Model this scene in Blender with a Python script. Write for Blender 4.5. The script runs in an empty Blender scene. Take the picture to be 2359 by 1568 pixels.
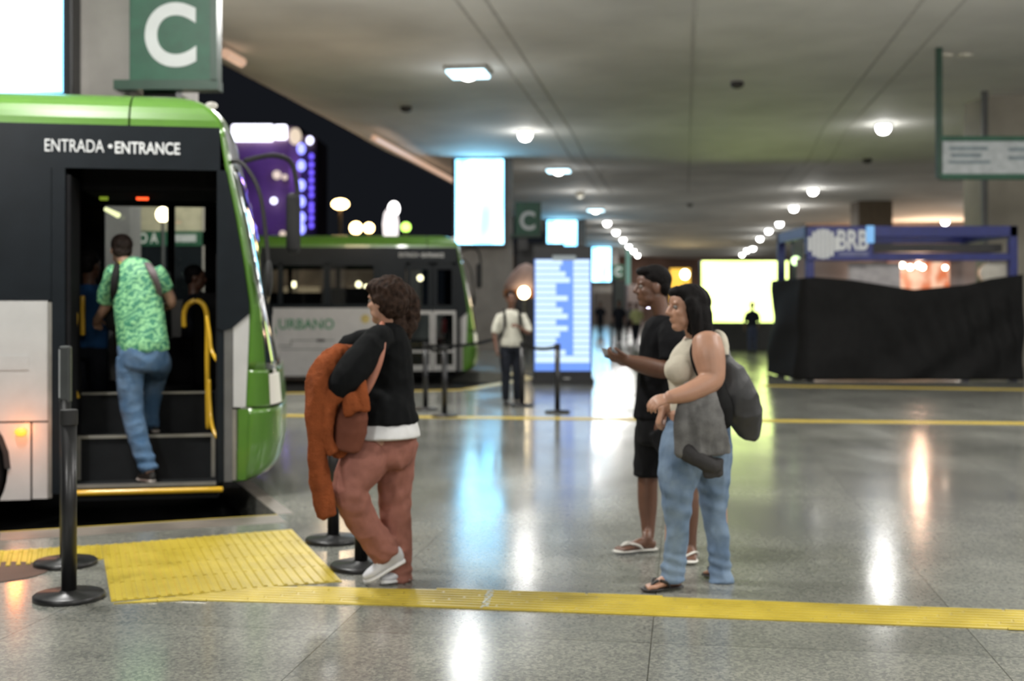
import bpy, math, random
from mathutils import Vector, Matrix, noise
random.seed(7)
C = bpy.context.scene
COL = C.collection
R = math.radians
F, CX, YH, EYE = 2800.0, 1179.5, 705.0, 1.5      # focal length in px, principal column, horizon row, eye height

# ------------------------------------------------------------------ camera
cam_d = bpy.data.cameras.new('camera'); cam = bpy.data.objects.new('camera', cam_d); COL.objects.link(cam)
cam.location = (0, 0, EYE); cam.rotation_euler = (R(90), 0, 0)
cam_d.sensor_width = 36; cam_d.lens = F/2359*36; cam_d.shift_y = -(784-YH)/2359
cam_d.clip_start = 0.1; cam_d.clip_end = 1000
cam_d.dof.use_dof = True; cam_d.dof.focus_distance = 4.0; cam_d.dof.aperture_fstop = 2.2
C.camera = cam
# ------------------------------------------------------------------ night sky
W = bpy.data.worlds.new('night_sky'); C.world = W; W.use_nodes = True
W.node_tree.nodes['Background'].inputs[0].default_value = (.0075, .0085, .011, 1)
W.node_tree.nodes['Background'].inputs[1].default_value = 1.0
C.view_settings.view_transform = 'Standard'; C.view_settings.look = 'None'
C.view_settings.gamma = 1; C.view_settings.exposure = 0.0; C.view_settings.use_curve_mapping = False

def light(kind, loc, energy, color=(1,1,1), size=.3, rot=(0,0,0), spread=180, size_y=None):
    d = bpy.data.lights.new('lamp_or_fill_light', kind); d.energy = energy; d.color = color
    if kind == 'AREA':
        d.shape = 'DISK' if size_y is None else 'RECTANGLE'; d.size = size; d.spread = R(spread)
        if size_y: d.size_y = size_y
    elif kind == 'POINT': d.shadow_soft_size = size
    o = bpy.data.objects.new('lamp_or_fill_light', d); COL.objects.link(o); o.location = loc; o.rotation_euler = rot
    return o

# station axes: u runs down the concourse, v across it to the right
AL = R(8.1)
def S(u, v, z=0): return Vector((v*math.cos(AL)+u*math.sin(AL), -v*math.sin(AL)+u*math.cos(AL), z))
def at(px, py, Y): return Vector(((px-CX)/F*Y, Y, EYE-(py-YH)/F*Y))
CEIL = 6.7; LE = 250
LAMP_U = [16.6+9.6*k for k in range(-3, 12)]
for row, v in (('l', -4.7), ('r', 5.6), ('rr', 15.9)):
    for u in LAMP_U:
        if row == 'r' and (25 < u < 28 or 44 < u < 47): continue
        if row == 'rr' and u > 80: continue
        e = 340 if u < 20 else (58 if u < 50 else 115)
        light('AREA', S(u, v, CEIL-.42), e, (1, .98, .95), .9)
        light('POINT', S(u, v, CEIL-1.0), e*(.85 if u < 20 else .42), (1, .98, .95), .25)  # added fill below each lamp to brighten the ceiling, no fixture of its own

# ------------------------------------------------------------------ materials
def mat(name, col, rough=.5, metal=0., var=.12, vscale=6., bump=0., bscale=60., emit=None, es=0., coat=0., col2=None):
    m = bpy.data.materials.new(name); m.use_nodes = True
    nt = m.node_tree; b = nt.nodes['Principled BSDF']; L = nt.links
    b.inputs['Roughness'].default_value = rough; b.inputs['Metallic'].default_value = metal
    b.inputs['Coat Weight'].default_value = coat
    if rough >= .75 or 'hair' in name: b.inputs['Specular IOR Level'].default_value = .12
    tc = nt.nodes.new('ShaderNodeTexCoord'); n = nt.nodes.new('ShaderNodeTexNoise')
    n.inputs['Scale'].default_value = vscale; n.inputs['Detail'].default_value = 5
    L.new(tc.outputs['Object'], n.inputs['Vector'])
    r = nt.nodes.new('ShaderNodeValToRGB'); L.new(n.outputs['Fac'], r.inputs[0])
    c2 = col2 or tuple(min(1, c*(1+var)) for c in col)
    c1 = col if col2 else tuple(c*(1-var) for c in col)
    r.color_ramp.elements[0].position = .35; r.color_ramp.elements[1].position = .65
    r.color_ramp.elements[0].color = (*c1, 1); r.color_ramp.elements[1].color = (*c2, 1)
    L.new(r.outputs[0], b.inputs['Base Color'])
    if bump:
        n2 = nt.nodes.new('ShaderNodeTexNoise'); n2.inputs['Scale'].default_value = bscale; n2.inputs['Detail'].default_value = 3
        L.new(tc.outputs['Object'], n2.inputs['Vector'])
        bp = nt.nodes.new('ShaderNodeBump'); bp.inputs['Strength'].default_value = bump; bp.inputs['Distance'].default_value = .01
        L.new(n2.outputs['Fac'], bp.inputs['Height']); L.new(bp.outputs[0], b.inputs['Normal'])
    if emit:
        b.inputs['Emission Color'].default_value = (*emit, 1); b.inputs['Emission Strength'].default_value = es
    return m
def screen_mat(name, c_a, c_b, sa, sb, scale=1.2, stretch=(1,1,.6)):
    m = bpy.data.materials.new(name); m.use_nodes = True; nt = m.node_tree; L = nt.links
    b = nt.nodes['Principled BSDF']; b.inputs['Base Color'].default_value = (.02,.02,.02,1)
    tc = nt.nodes.new('ShaderNodeTexCoord'); mp = nt.nodes.new('ShaderNodeMapping'); mp.inputs['Scale'].default_value = stretch
    n = nt.nodes.new('ShaderNodeTexNoise'); n.inputs['Scale'].default_value = scale; n.inputs['Detail'].default_value = 2
    L.new(tc.outputs['Object'], mp.inputs[0]); L.new(mp.outputs[0], n.inputs['Vector'])
    r = nt.nodes.new('ShaderNodeValToRGB'); L.new(n.outputs['Fac'], r.inputs[0])
    r.color_ramp.elements[0].position = .35; r.color_ramp.elements[1].position = .62
    r.color_ramp.elements[0].color = (*[c*sa for c in c_a], 1); r.color_ramp.elements[1].color = (*[c*sb for c in c_b], 1)
    L.new(r.outputs[0], b.inputs['Emission Color']); b.inputs['Emission Strength'].default_value = 1
    return m
def glow(name, col, s): return mat(name, (.06,.06,.06), .4, emit=col, es=s)

def floor_mat():
    m = bpy.data.materials.new('polished_terrazzo'); m.use_nodes = True; nt = m.node_tree; L = nt.links
    b = nt.nodes['Principled BSDF']; tc = nt.nodes.new('ShaderNodeTexCoord')
    def N(scale, detail=4):
        n = nt.nodes.new('ShaderNodeTexNoise'); n.inputs['Scale'].default_value = scale; n.inputs['Detail'].default_value = detail
        L.new(tc.outputs['Object'], n.inputs['Vector']); return n
    def ramp(src, p0, c0, p1, c1):
        r = nt.nodes.new('ShaderNodeValToRGB'); L.new(src, r.inputs[0]); e = r.color_ramp.elements
        e[0].position = p0; e[1].position = p1; e[0].color = (*c0, 1); e[1].color = (*c1, 1); return r
    def mix(a, bb, f, t='MIX'):
        x = nt.nodes.new('ShaderNodeMix'); x.data_type = 'RGBA'; x.blend_type = t
        L.new(a, x.inputs[6]); L.new(bb, x.inputs[7])
        if isinstance(f, float): x.inputs[0].default_value = f
        else: L.new(f, x.inputs[0])
        return x.outputs[2]
    base = ramp(N(.9).outputs[0], .35, (.175,.178,.168), .65, (.255,.258,.24))
    vor = nt.nodes.new('ShaderNodeTexVoronoi'); vor.inputs['Scale'].default_value = 75; L.new(tc.outputs['Object'], vor.inputs['Vector'])
    sp = ramp(vor.outputs['Color'], .2, (.72,.74,.72), .95, (1.35,1.32,1.22))
    c = mix(base.outputs[0], sp.outputs[0], 1.0, 'MULTIPLY')
    gr = ramp(N(260, 2).outputs[0], .3, (.7,.7,.7), .7, (1.25,1.25,1.25)); c = mix(c, gr.outputs[0], .8, 'MULTIPLY')
    mp = nt.nodes.new('ShaderNodeMapping'); mp.inputs['Rotation'].default_value = (0, 0, AL)
    mp.inputs['Location'].default_value = (.15, .35, 0)
    L.new(tc.outputs['Object'], mp.inputs[0])
    br = nt.nodes.new('ShaderNodeTexBrick'); L.new(mp.outputs[0], br.inputs['Vector'])
    br.offset = 0; br.inputs['Scale'].default_value = 1; br.inputs['Brick Width'].default_value = 1.45; br.inputs['Row Height'].default_value = 1.45
    br.inputs['Mortar Size'].default_value = .0035; br.inputs['Mortar Smooth'].default_value = .3
    br.inputs['Color1'].default_value = (1,1,1,1); br.inputs['Color2'].default_value = (.86,.86,.86,1); br.inputs['Mortar'].default_value = (.38,.38,.36,1)
    c = mix(c, br.outputs['Color'], 1.0, 'MULTIPLY')
    L.new(c, b.inputs['Base Color'])
    # worn and freshly mopped areas
    st = nt.nodes.new('ShaderNodeMapping'); st.inputs['Scale'].default_value = (1, .35, 1); L.new(tc.outputs['Object'], st.inputs[0])
    nr = N(1.3, 6); L.new(st.outputs[0], nr.inputs['Vector'])
    rr = ramp(nr.outputs[0], .35, (.12,)*3, .7, (.22,)*3); L.new(rr.outputs[0], b.inputs['Roughness'])
    b.inputs['Specular IOR Level'].default_value = .72
    bp = nt.nodes.new('ShaderNodeBump'); bp.inputs['Strength'].default_value = .05; bp.inputs['Distance'].default_value = .004
    L.new(N(22).outputs[0], bp.inputs['Height']); L.new(bp.outputs[0], b.inputs['Normal'])
    return m
M = {}
M['floor'] = floor_mat()
M['asphalt'] = mat('dark_asphalt', (.018,.018,.018), .75, bump=.4)
M['ceiling'] = mat('painted_concrete_ceiling', (.76,.75,.715), .72, vscale=.35, var=.13, bump=.12, bscale=3)
M['concrete'] = mat('grey_concrete', (.30,.28,.26), .7, vscale=2, bump=.2, bscale=25)
M['joint'] = mat('faint_joint', (.60,.59,.56), .8)
M['edge'] = mat('worn_platform_edge', (.16,.14,.12), .4, vscale=3, var=.25)
M['yellow'] = mat('yellow_tactile_rubber', (.39,.295,.025), .36, vscale=5, col2=(.50,.385,.045), bump=.2, bscale=50)
M['yellow_far'] = mat('yellow_floor_line', (.52,.38,.05), .4)
M['grey_rub'] = mat('grey_tactile_piece', (.4,.42,.36), .4)
M['black'] = mat('satin_black_metal', (.012,.012,.013), .35)
M['belt'] = mat('black_webbing', (.012,.012,.012), .8)
M['green'] = mat('lime_green_bus_paint', (.068,.175,.018), .28, var=.04, coat=.5)
M['white'] = mat('white_bus_paint', (.46,.46,.45), .35, var=.04, coat=.3)
M['busblack'] = mat('black_tinted_panel', (.008,.011,.014), .3, var=.1)
M['busblack'].node_tree.nodes['Principled BSDF'].inputs['Specular IOR Level'].default_value = .22
M['rubber'] = mat('black_rubber', (.012,.012,.012), .7)
M['busin'] = mat('dark_bus_lining', (.008,.008,.009), .8)
M['tread'] = mat('charcoal_step_covering', (.012,.013,.014), .76, bump=.3, bscale=90)
M['alu'] = mat('brushed_aluminium_trim', (.32,.31,.28), .35, .7)
M['greyframe'] = mat('grey_door_frame', (.10,.10,.095), .45)
M['ypaint'] = mat('yellow_handrail_paint', (.62,.37,.02), .3, coat=.4)
M['whitetext'] = mat('white_lettering', (.62,.64,.64), .5, var=.03)
M['greentext'] = mat('green_lettering', (.03,.19,.08), .5)
M['signgreen'] = mat('green_sign_panel', (.012,.085,.045), .5)
M['signdark'] = mat('dark_green_sign_frame', (.012,.05,.028), .45)
M['signwhite'] = mat('pale_sign_panel', (.42,.45,.46), .4)
M['tyre'] = mat('tyre_rubber', (.015,.015,.015), .8)
def glass(name, col=(1,1,1), rough=.02, mixf=.9):
    m = bpy.data.materials.new(name); m.use_nodes = True; nt = m.node_tree; L = nt.links
    for n in list(nt.nodes):
        if n.type == 'BSDF_PRINCIPLED': nt.nodes.remove(n)
    out = nt.nodes['Material Output']; t = nt.nodes.new('ShaderNodeBsdfTransparent'); g = nt.nodes.new('ShaderNodeBsdfGlossy')
    t.inputs[0].default_value = (*col, 1); g.inputs['Roughness'].default_value = rough
    fr = nt.nodes.new('ShaderNodeFresnel'); fr.inputs[0].default_value = 1.45
    mx = nt.nodes.new('ShaderNodeMixShader'); L.new(fr.outputs[0], mx.inputs[0]); L.new(t.outputs[0], mx.inputs[1]); L.new(g.outputs[0], mx.inputs[2])
    L.new(mx.outputs[0], out.inputs[0]); return m
M['glass'] = glass('bus_window_glass', (.75,.78,.78))
M['clear'] = glass('clear_glass', (.95,.95,.95))
M['windshield'] = mat('dark_windshield_glass', (.02,.03,.035), .06, coat=1)
M['lens'] = glow('headlight_lens', (1,.93,.78), .55)
M['marker'] = glow('orange_marker_lens', (1,.13,.008), 6)
M['redlamp'] = glow('red_lamp', (1,.09,.02), 2.2)
M['greenlamp'] = glow('green_lamp', (.5,.7,.05), .35)
M['warm'] = glow('warm_lamp', (1,.80,.48), 14)
M['warmtube'] = glow('warm_tube', (1,.62,.42), .62)
M['lampwhite'] = glow('white_globe_lamp', (1,.99,.95), 20)
M['panelblue'] = glow('cool_panel_lamp', (.55,.85,1), 4)
M['lampoff'] = mat('pale_lamp_shell', (.75,.72,.62), .4)
M['rim'] = mat('lamp_rim', (.4,.4,.38), .4)

# ------------------------------------------------------------------ object helpers
def tag(o, label, cat, group=None, kind=None):
    o['label'] = label; o['category'] = cat
    if group: o['group'] = group
    if kind: o['kind'] = kind
    return o
def thing(name, label, cat, loc=(0,0,0), rz=0, group=None):
    o = bpy.data.objects.new(name, None); COL.objects.link(o); o.empty_display_size = .1
    o.location = loc; o.rotation_euler = (0,0,rz); tag(o, label, cat, group); return o
def mesh_obj(name, verts, faces, m, parent=None, smooth=False):
    me = bpy.data.meshes.new(name); me.from_pydata([tuple(v) for v in verts], [], faces); me.update()
    me.materials.append(m)
    if smooth: me.polygons.foreach_set('use_smooth', [True]*len(me.polygons))
    o = bpy.data.objects.new(name, me); COL.objects.link(o)
    if parent: o.parent = parent
    return o
class B:
    """collects closed shapes that become one mesh"""
    def __init__(s): s.v = []; s.f = []
    def add(s, vs, fs):
        k = len(s.v); s.v += [Vector(v) for v in vs]; s.f += [tuple(i+k for i in f) for f in fs]; return s
    def box(s, x0, x1, y0, y1, z0, z1, mtx=None):
        vs = [Vector((x, y, z)) for z in (z0, z1) for y in (y0, y1) for x in (x0, x1)]
        if mtx: vs = [mtx @ v for v in vs]
        return s.add(vs, [(0,2,3,1),(4,5,7,6),(0,1,5,4),(2,6,7,3),(0,4,6,2),(1,3,7,5)])
    def cyl(s, p0, p1, r0, r1=None, n=24):
        p0 = Vector(p0); p1 = Vector(p1); r1 = r0 if r1 is None else r1
        t = (p1-p0).normalized(); a = t.orthogonal().normalized(); b = t.cross(a)
        vs = [p+a*math.cos(2*math.pi*i/n)*r+b*math.sin(2*math.pi*i/n)*r for p, r in ((p0,r0),(p1,r1)) for i in range(n)]
        fs = [(i,(i+1)%n,n+(i+1)%n,n+i) for i in range(n)]+[tuple(range(n))[::-1], tuple(range(n,2*n))]
        return s.add(vs, fs)
    def rings(s, rs, cap=True):
        n = len(rs[0]); vs = [v for r in rs for v in r]; fs = []
        for j in range(len(rs)-1):
            for i in range(n): fs.append((j*n+i, j*n+(i+1)%n, (j+1)*n+(i+1)%n, (j+1)*n+i))
        if cap: fs += [tuple(range(n))[::-1], tuple(range((len(rs)-1)*n, len(rs)*n))]
        return s.add(vs, fs)
    def lathe(s, prof, c=(0,0,0), n=32):
        c = Vector(c)
        return s.rings([[c+Vector((r*math.cos(2*math.pi*i/n), r*math.sin(2*math.pi*i/n), z)) for i in range(n)] for r, z in prof])
    def ell(s, c, r, ax=None, n=18, m=12):
        c = Vector(c); ax = ax or (Vector((1,0,0)), Vector((0,1,0)), Vector((0,0,1)))
        if not hasattr(r, '__len__'): r = (r, r, r)
        rs = []
        for j in range(1, m):
            th = math.pi*j/m
            rs.append([c+ax[0]*r[0]*math.sin(th)*math.cos(2*math.pi*i/n)+ax[1]*r[1]*math.sin(th)*math.sin(2*math.pi*i/n)-ax[2]*r[2]*math.cos(th) for i in range(n)])
        return s.rings(rs)
    def limb(s, pts, side=Vector((1,0,0)), n=18, cap=.6, sub=4):
        """pts: (Vector, rx, ry); smooth tube with rounded ends; rx lies along side"""
        pts = [(Vector(p[0]), p[1], p[2] if len(p) > 2 else p[1]) for p in pts]
        q = []
        for i in range(len(pts)-1):
            a = pts[max(i-1,0)]; b = pts[i]; c = pts[i+1]; d = pts[min(i+2,len(pts)-1)]
            for k in range(sub):
                t = k/sub
                w = (-.5*t+t*t-.5*t**3, 1-2.5*t*t+1.5*t**3, .5*t+2*t*t-1.5*t**3, -.5*t*t+.5*t**3)
                q.append((a[0]*w[0]+b[0]*w[1]+c[0]*w[2]+d[0]*w[3], *[max(.0015, a[j]*w[0]+b[j]*w[1]+c[j]*w[2]+d[j]*w[3]) for j in (1,2)]))
        q.append(pts[-1])
        rs = []
        def ring(p, t, rx, ry):
            a = side-t*t.dot(side)
            if a.length < .05: a = t.orthogonal()
            a.normalize(); b = t.cross(a)
            return [p+a*rx*math.cos(2*math.pi*i/n)+b*ry*math.sin(2*math.pi*i/n) for i in range(n)]
        for i, (p, rx, ry) in enumerate(q):
            t = (q[min(i+1,len(q)-1)][0]-q[max(i-1,0)][0]).normalized()
            if i == 0:
                for k in (3,2,1):
                    a = k*math.pi/6.6; rs.append(ring(p-t*min(rx,ry)*cap*math.sin(a), t, rx*math.cos(a), ry*math.cos(a)))
            rs.append(ring(p, t, rx, ry))
            if i == len(q)-1:
                for k in (1,2,3):
                    a = k*math.pi/6.6; rs.append(ring(p+t*min(rx,ry)*cap*math.sin(a), t, rx*math.cos(a), ry*math.cos(a)))
        return s.rings(rs)
    def obj(s, name, m, parent=None, smooth=False, bevel=0, origin=None):
        if origin is not None: s.v = [v-origin for v in s.v]
        o = mesh_obj(name, s.v, s.f, m, parent, smooth)
        if bevel:
            md = o.modifiers.new('bevel', 'BEVEL'); md.width = bevel; md.segments = 2; md.limit_method = 'ANGLE'
        return o
    def skin(s, name, m, parent, origin, voxel=.008, smooth=6, wrinkle=None, fold=None, keep=None):
        """union of the shapes as one continuous smooth surface, with cloth folds"""
        vs = [v-origin for v in s.v]
        o = mesh_obj(name, vs, s.f, m, parent)
        r = o.modifiers.new('r', 'REMESH'); r.mode = 'VOXEL'; r.voxel_size = voxel; r.use_smooth_shade = True
        if smooth:
            sm = o.modifiers.new('s', 'SMOOTH'); sm.factor = .5; sm.iterations = smooth
        dg = bpy.context.evaluated_depsgraph_get(); dg.update()
        me = bpy.data.meshes.new_from_object(o.evaluated_get(dg)); o.modifiers.clear(); old = o.data; o.data = me
        bpy.data.meshes.remove(old)
        me.name = name
        if not me.materials: me.materials.append(m)
        if wrinkle or fold:
            ns = [v.normal.copy() for v in me.vertices]
            for v, nn in zip(me.vertices, ns):
                d = 0
                if wrinkle:
                    a, sc, st = wrinkle; c = v.co
                    q = Vector((c.x*sc*st[0], c.y*sc*st[1], c.z*sc*st[2]))
                    d += a*(1-2*abs(noise.noise(q)))*.8+a*.4*noise.noise(q*2.3)
                if fold: d += fold(v.co+origin)
                v.co += nn*d
        me.polygons.foreach_set('use_smooth', [True]*len(me.polygons)); me.update()
        return o
def text(s, x0, x1, z0, z1, y, m, parent, name, bold=0, depth=.004, slant=0, mirror=False):
    cu = bpy.data.curves.new('t', 'FONT'); cu.body = s; cu.extrude = depth/2; cu.offset = bold; cu.shear = slant
    o = bpy.data.objects.new('t', cu); COL.objects.link(o)
    dg = bpy.context.evaluated_depsgraph_get(); dg.update()
    me = bpy.data.meshes.new_from_object(o.evaluated_get(dg)); bpy.data.objects.remove(o); bpy.data.curves.remove(cu)
    xs = [v.co.x for v in me.vertices]; ys = [v.co.y for v in me.vertices]
    a, b, c, d = min(xs), max(xs), min(ys), max(ys)
    for v in me.vertices:
        v.co = Vector((x0+(v.co.x-a)/(b-a)*(x1-x0), y-.003-v.co.z, z0+(v.co.y-c)/(d-c)*(z1-z0)))
    me.materials.clear(); me.materials.append(m)
    t = bpy.data.objects.new(name, me); COL.objects.link(t); t.parent = parent
    return t
def interp(tab, z):
    if z <= tab[0][0]: return tab[0][1]
    for (a, b), (c, d) in zip(tab, tab[1:]):
        if z <= c: return b+(d-b)*(z-a)/(c-a)
    return tab[-1][1]
def poly(name, pts, y0, y1, m, parent):
    n = len(pts); vs = [(x, y0, z) for x, z in pts]+[(x, y1, z) for x, z in pts]
    fs = [tuple(range(n)), tuple(range(2*n-1, n-1, -1))]+[(i, n+i, n+(i+1)%n, (i+1)%n) for i in range(n)]
    return mesh_obj(name, vs, fs, m, parent)
def bx(name, x0, x1, y0, y1, z0, z1, m, parent, bevel=0):
    return B().box(x0,x1,y0,y1,z0,z1).obj(name, m, parent, bevel=bevel)
def tube(name, pts, r, m, parent, n=12):
    return B().limb([(Vector(p), r, r) for p in pts], n=n, cap=.5, sub=6).obj(name, m, parent, smooth=True)

# ------------------------------------------------------------------ setting
EDGE = [(-14, 6.4), (-3.4, 8.08), (-1.69, 8.75), (-2.36, 10.4), (-3.1, 12.2), (-8, 12.9), (-20, 15.5), (-20, 18.6),
        (-4.6, 20.9), (-.95, 21.9), (.2, 25.2), (-.2, 27.5), (-3, 29), (-5.0, 31.5), (8, 130), (70, 130), (70, -20), (-14, -20)]
n = len(EDGE)
vs = [(x, y, 0) for x, y in EDGE]+[(x, y, -.24) for x, y in EDGE]
fl = mesh_obj('floor', vs, [tuple(range(n))[::-1]]+[(i, (i+1)%n, n+(i+1)%n, n+i) for i in range(n)], M['floor']); fl['kind'] = 'structure'
rd = mesh_obj('road', [(-220,-20,-.24),(220,-20,-.24),(220,400,-.24),(-220,400,-.24)], [(0,1,2,3)], M['asphalt']); rd['kind'] = 'structure'
# worn concrete band along the bay edge + thin yellow nose line
def strip(name, pts, w, h, m, z=0.0, side=1):
    b = B()
    for (p, q) in zip(pts, pts[1:]):
        p = Vector((*p, 0)); q = Vector((*q, 0)); d = (q-p).normalized(); nn = Vector((-d.y, d.x, 0))*w*side
        b.add([p+Vector((0,0,z)), q+Vector((0,0,z)), q+nn+Vector((0,0,z)), p+nn+Vector((0,0,z)),
               p+Vector((0,0,z+h)), q+Vector((0,0,z+h)), q+nn+Vector((0,0,z+h)), p+nn+Vector((0,0,z+h))],
              [(0,3,2,1),(4,5,6,7),(0,1,5,4),(1,2,6,5),(2,3,7,6),(3,0,4,7)])
    return b.obj(name, m)
o = strip('trim_1', [EDGE[0], EDGE[1], EDGE[2]], .34, .0015, M['edge'], side=-1); o['kind'] = 'structure'
o = strip('trim_2', [EDGE[1], EDGE[2]], .018, .003, M['yellow'], side=-1); o['kind'] = 'structure'
o = strip('trim_3', [EDGE[2], EDGE[3], EDGE[4]], .12, .0015, M['edge'], side=-1); o['kind'] = 'structure'
o = strip('trim_4', [EDGE[8], EDGE[9], EDGE[10], EDGE[11]], .28, .003, M['yellow_far'], side=-1); o['kind'] = 'structure'

# ceiling: broad soffit with shallow crosswise haunched beams
us = []; u = -18.
while u < 136: us.append(u); u += .75
vvs = [-10.45, -10.2, -9.8, -9, -8, -6, -4, -2, 0, 3, 6, 10, 15, 22, 32, 45]
def zc(u, v):
    d = min(abs(u-k) for k in (-18, 12, 41.5, 71, 101, 131))
    b = .40*max(0, 1-d/5.5)**2*(3-2*max(0, 1-d/5.5))
    b *= max(.12, min(1, (v+5.5)/5)); side = .35*max(0, (-8.6-v)/1.9)**2
    return CEIL-b+side
vs = [S(u, v, zc(u, v)) for u in us for v in vvs]; k = len(vvs)
fs = [(i*k+j, i*k+j+1, (i+1)*k+j+1, (i+1)*k+j) for i in range(len(us)-1) for j in range(k-1)]
top = len(vs); vs += [S(us[0], vvs[0], 8.0), S(us[-1], vvs[0], 8.0), S(us[-1], vvs[-1], 8.0), S(us[0], vvs[-1], 8.0)]
fs += [(top, top+1, top+2, top+3)]
fs += [tuple([top]+[i*k for i in range(len(us))]+[top+1])]
ce = mesh_obj('ceiling', vs, fs, M['ceiling'], smooth=True); ce['kind'] = 'structure'
idx = 5
for v in (-3.85, -3.35, .15, 4.0, 4.7):
    b = B(); rr = [[S(u, v-.03, zc(u, v)-.012), S(u, v+.03, zc(u, v)-.012), S(u, v+.03, zc(u, v)+.03), S(u, v-.03, zc(u, v)+.03)] for u in us[28:100]]
    o = b.rings(rr).obj('trim_%d' % idx, M['joint']); o['kind'] = 'structure'; idx += 1

# end and side walls
wb = mat('far_brown_wall', (.20,.11,.08), .7, vscale=.4, var=.3)
o = B().box(-2, 75, 127, 127.6, 0, 6.8).obj('wall_back', wb); o['kind'] = 'structure'
wr = mat('peach_shop_wall', (.55,.42,.32), .7, vscale=1.5)
o = B().box(18.4, 60, 76, 76.5, 0, 6.9).obj('wall_right', wr); o['kind'] = 'structure'

# ------------------------------------------------------------------ tactile paving
def ridged(name, corners, label, ridge_dir, pitch, m, seams=()):
    """flat yellow mat with raised bars; corners in floor metres"""
    b = B(); P = [Vector((x, y, 0)) for x, y in corners]; n = len(P)
    top = [p+Vector((0,0,.005)) for p in P]
    b.add(P+top, [tuple(range(n)), tuple(range(2*n-1, n-1, -1))]+[(i,n+i,n+(i+1)%n,(i+1)%n) for i in range(n)])
    d = Vector((*ridge_dir, 0)).normalized(); q = Vector((-d.y, d.x, 0))
    lo = min(p.dot(q) for p in P); hi = max(p.dot(q) for p in P); s = lo+pitch*.5
    while s < hi:
        xs = []
        for a, c in zip(P, P[1:]+P[:1]):
            fa, fc = a.dot(q)-s, c.dot(q)-s
            if fa*fc < 0: xs.append((a+(c-a)*(fa/(fa-fc))).dot(d))
        xs.sort()
        for a, c in zip(xs[::2], xs[1::2]):
            cuts = [a+.01]
            while cuts[-1]+.40 < c: cuts.append(cuts[-1]+.40)
            for t0 in cuts:
                t1 = min(t0+.385, c-.01)
                if t1-t0 < .02: continue
                w = pitch*.26; h0, h1 = .004, .010; vs = []
                for z, ww in ((h0, w), (h1, w*.55)):
                    for tt, sg in ((t0,-1),(t1,-1),(t1,1),(t0,1)): vs.append(d*tt+q*(s+sg*ww)+Vector((0,0,z)))
                b.add(vs, [(4,5,6,7),(0,1,5,4),(1,2,6,5),(2,3,7,6),(3,0,4,7)])
        s += pitch
    return tag(b.obj(name, m), label, 'tactile paving')
def fp(px, py): Y = F*EYE/(py-YH); return ((px-CX)/F*Y, Y)
ridged('tactile_strip', [fp(262,1391), fp(430,1383), fp(900,1395), fp(1118,1404), fp(2420,1454), fp(2420,1411), fp(1135,1361), fp(620,1352)],
       'long yellow tactile guide strip crossing the foreground floor', (math.cos(AL), -math.sin(AL)), .05, M['yellow'])
ridged('tactile_mat', [fp(256,1386), fp(234,1257), fp(672,1220), fp(788,1340), fp(640,1351)],
       'large four-sided yellow tactile mat in front of the open bus door', (-.36, 1), .055, M['yellow'])
ridged('tactile_strip', [fp(-260,1330), fp(-260,1286), fp(233,1256), fp(238,1288)],
       'short yellow tactile strip left of the mat, behind the belt posts', (-.36, 1), .055, M['yellow'])
o = ridged('tactile_tile', [fp(1108,1402), fp(1124,1402.5), fp(1139,1361.5), fp(1123,1361)], 'narrow pale grey insert set across the yellow foreground strip', (.25,1), .03, M['grey_rub']); o.location.z = .003
def farline(name, a, b_, w, label, m=M['yellow_far']):
    x0, y0 = fp(*a); x1, y1 = fp(*b_); d = Vector((x1-x0, y1-y0, 0)).normalized(); q = Vector((-d.y, d.x, 0))*w/2
    p = Vector((x0,y0,0)); r = Vector((x1,y1,0)); z = Vector((0,0,.006))
    return tag(B().add([p-q,r-q,r+q,p+q,p-q+z,r-q+z,r+q+z,p+q+z], [(0,3,2,1),(4,5,6,7),(0,1,5,4),(1,2,6,5),(2,3,7,6),(3,0,4,7)]).obj(name, m), label, 'floor line')
farline('floor_line', (655,957), (2420,976), .28, 'pale yellow floor line running right from behind the walking woman')
farline('floor_line', (1760,888), (2420,898), .34, 'thin yellow floor line just in front of the black-draped kiosk')

# ------------------------------------------------------------------ lamps on the ceiling
def globe_lamp(u, v, label, group, on=True):
    z = zc(u, v); t = thing('ceiling_lamp', label, 'ceiling lamp', S(u, v, z), 0, group)
    B().lathe([(.24,.02),(.26,-.03),(.2,-.05)], n=24).obj('rim', M['rim'], t, smooth=True)
    B().lathe([(.05,-.30),(.13,-.27),(.185,-.19),(.20,-.10),(.17,-.03)], n=24).obj('globe', M['lampwhite'] if on else M['lampoff'], t, smooth=True)
def panel_lamp(u, v, label, group, on=True):
    z = zc(u, v); t = thing('ceiling_panel_lamp', label, 'ceiling lamp', S(u, v, z), -AL, group)
    B().box(-.46,.46,-.46,.46,-.10,.03).obj('frame', M['rim'], t, bevel=.02)
    B().box(-.42,.42,-.42,.42,-.16,-.09).obj('diffuser', M['panelblue'], t, bevel=.03)
    B().lathe([(.05,-.26),(.13,-.23),(.16,-.16),(.1,-.15)], n=20).obj('bulb', M['lampwhite'], t, smooth=True)
wide = {1: 'largest square bluish ceiling lamp, above the walking woman', 3: 'middle square bluish ceiling lamp, right of the tall column screen',
        5: 'smallest square bluish ceiling lamp, above the timetable board'}
LU = [26.2+9.6*k for k in range(11)]
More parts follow.
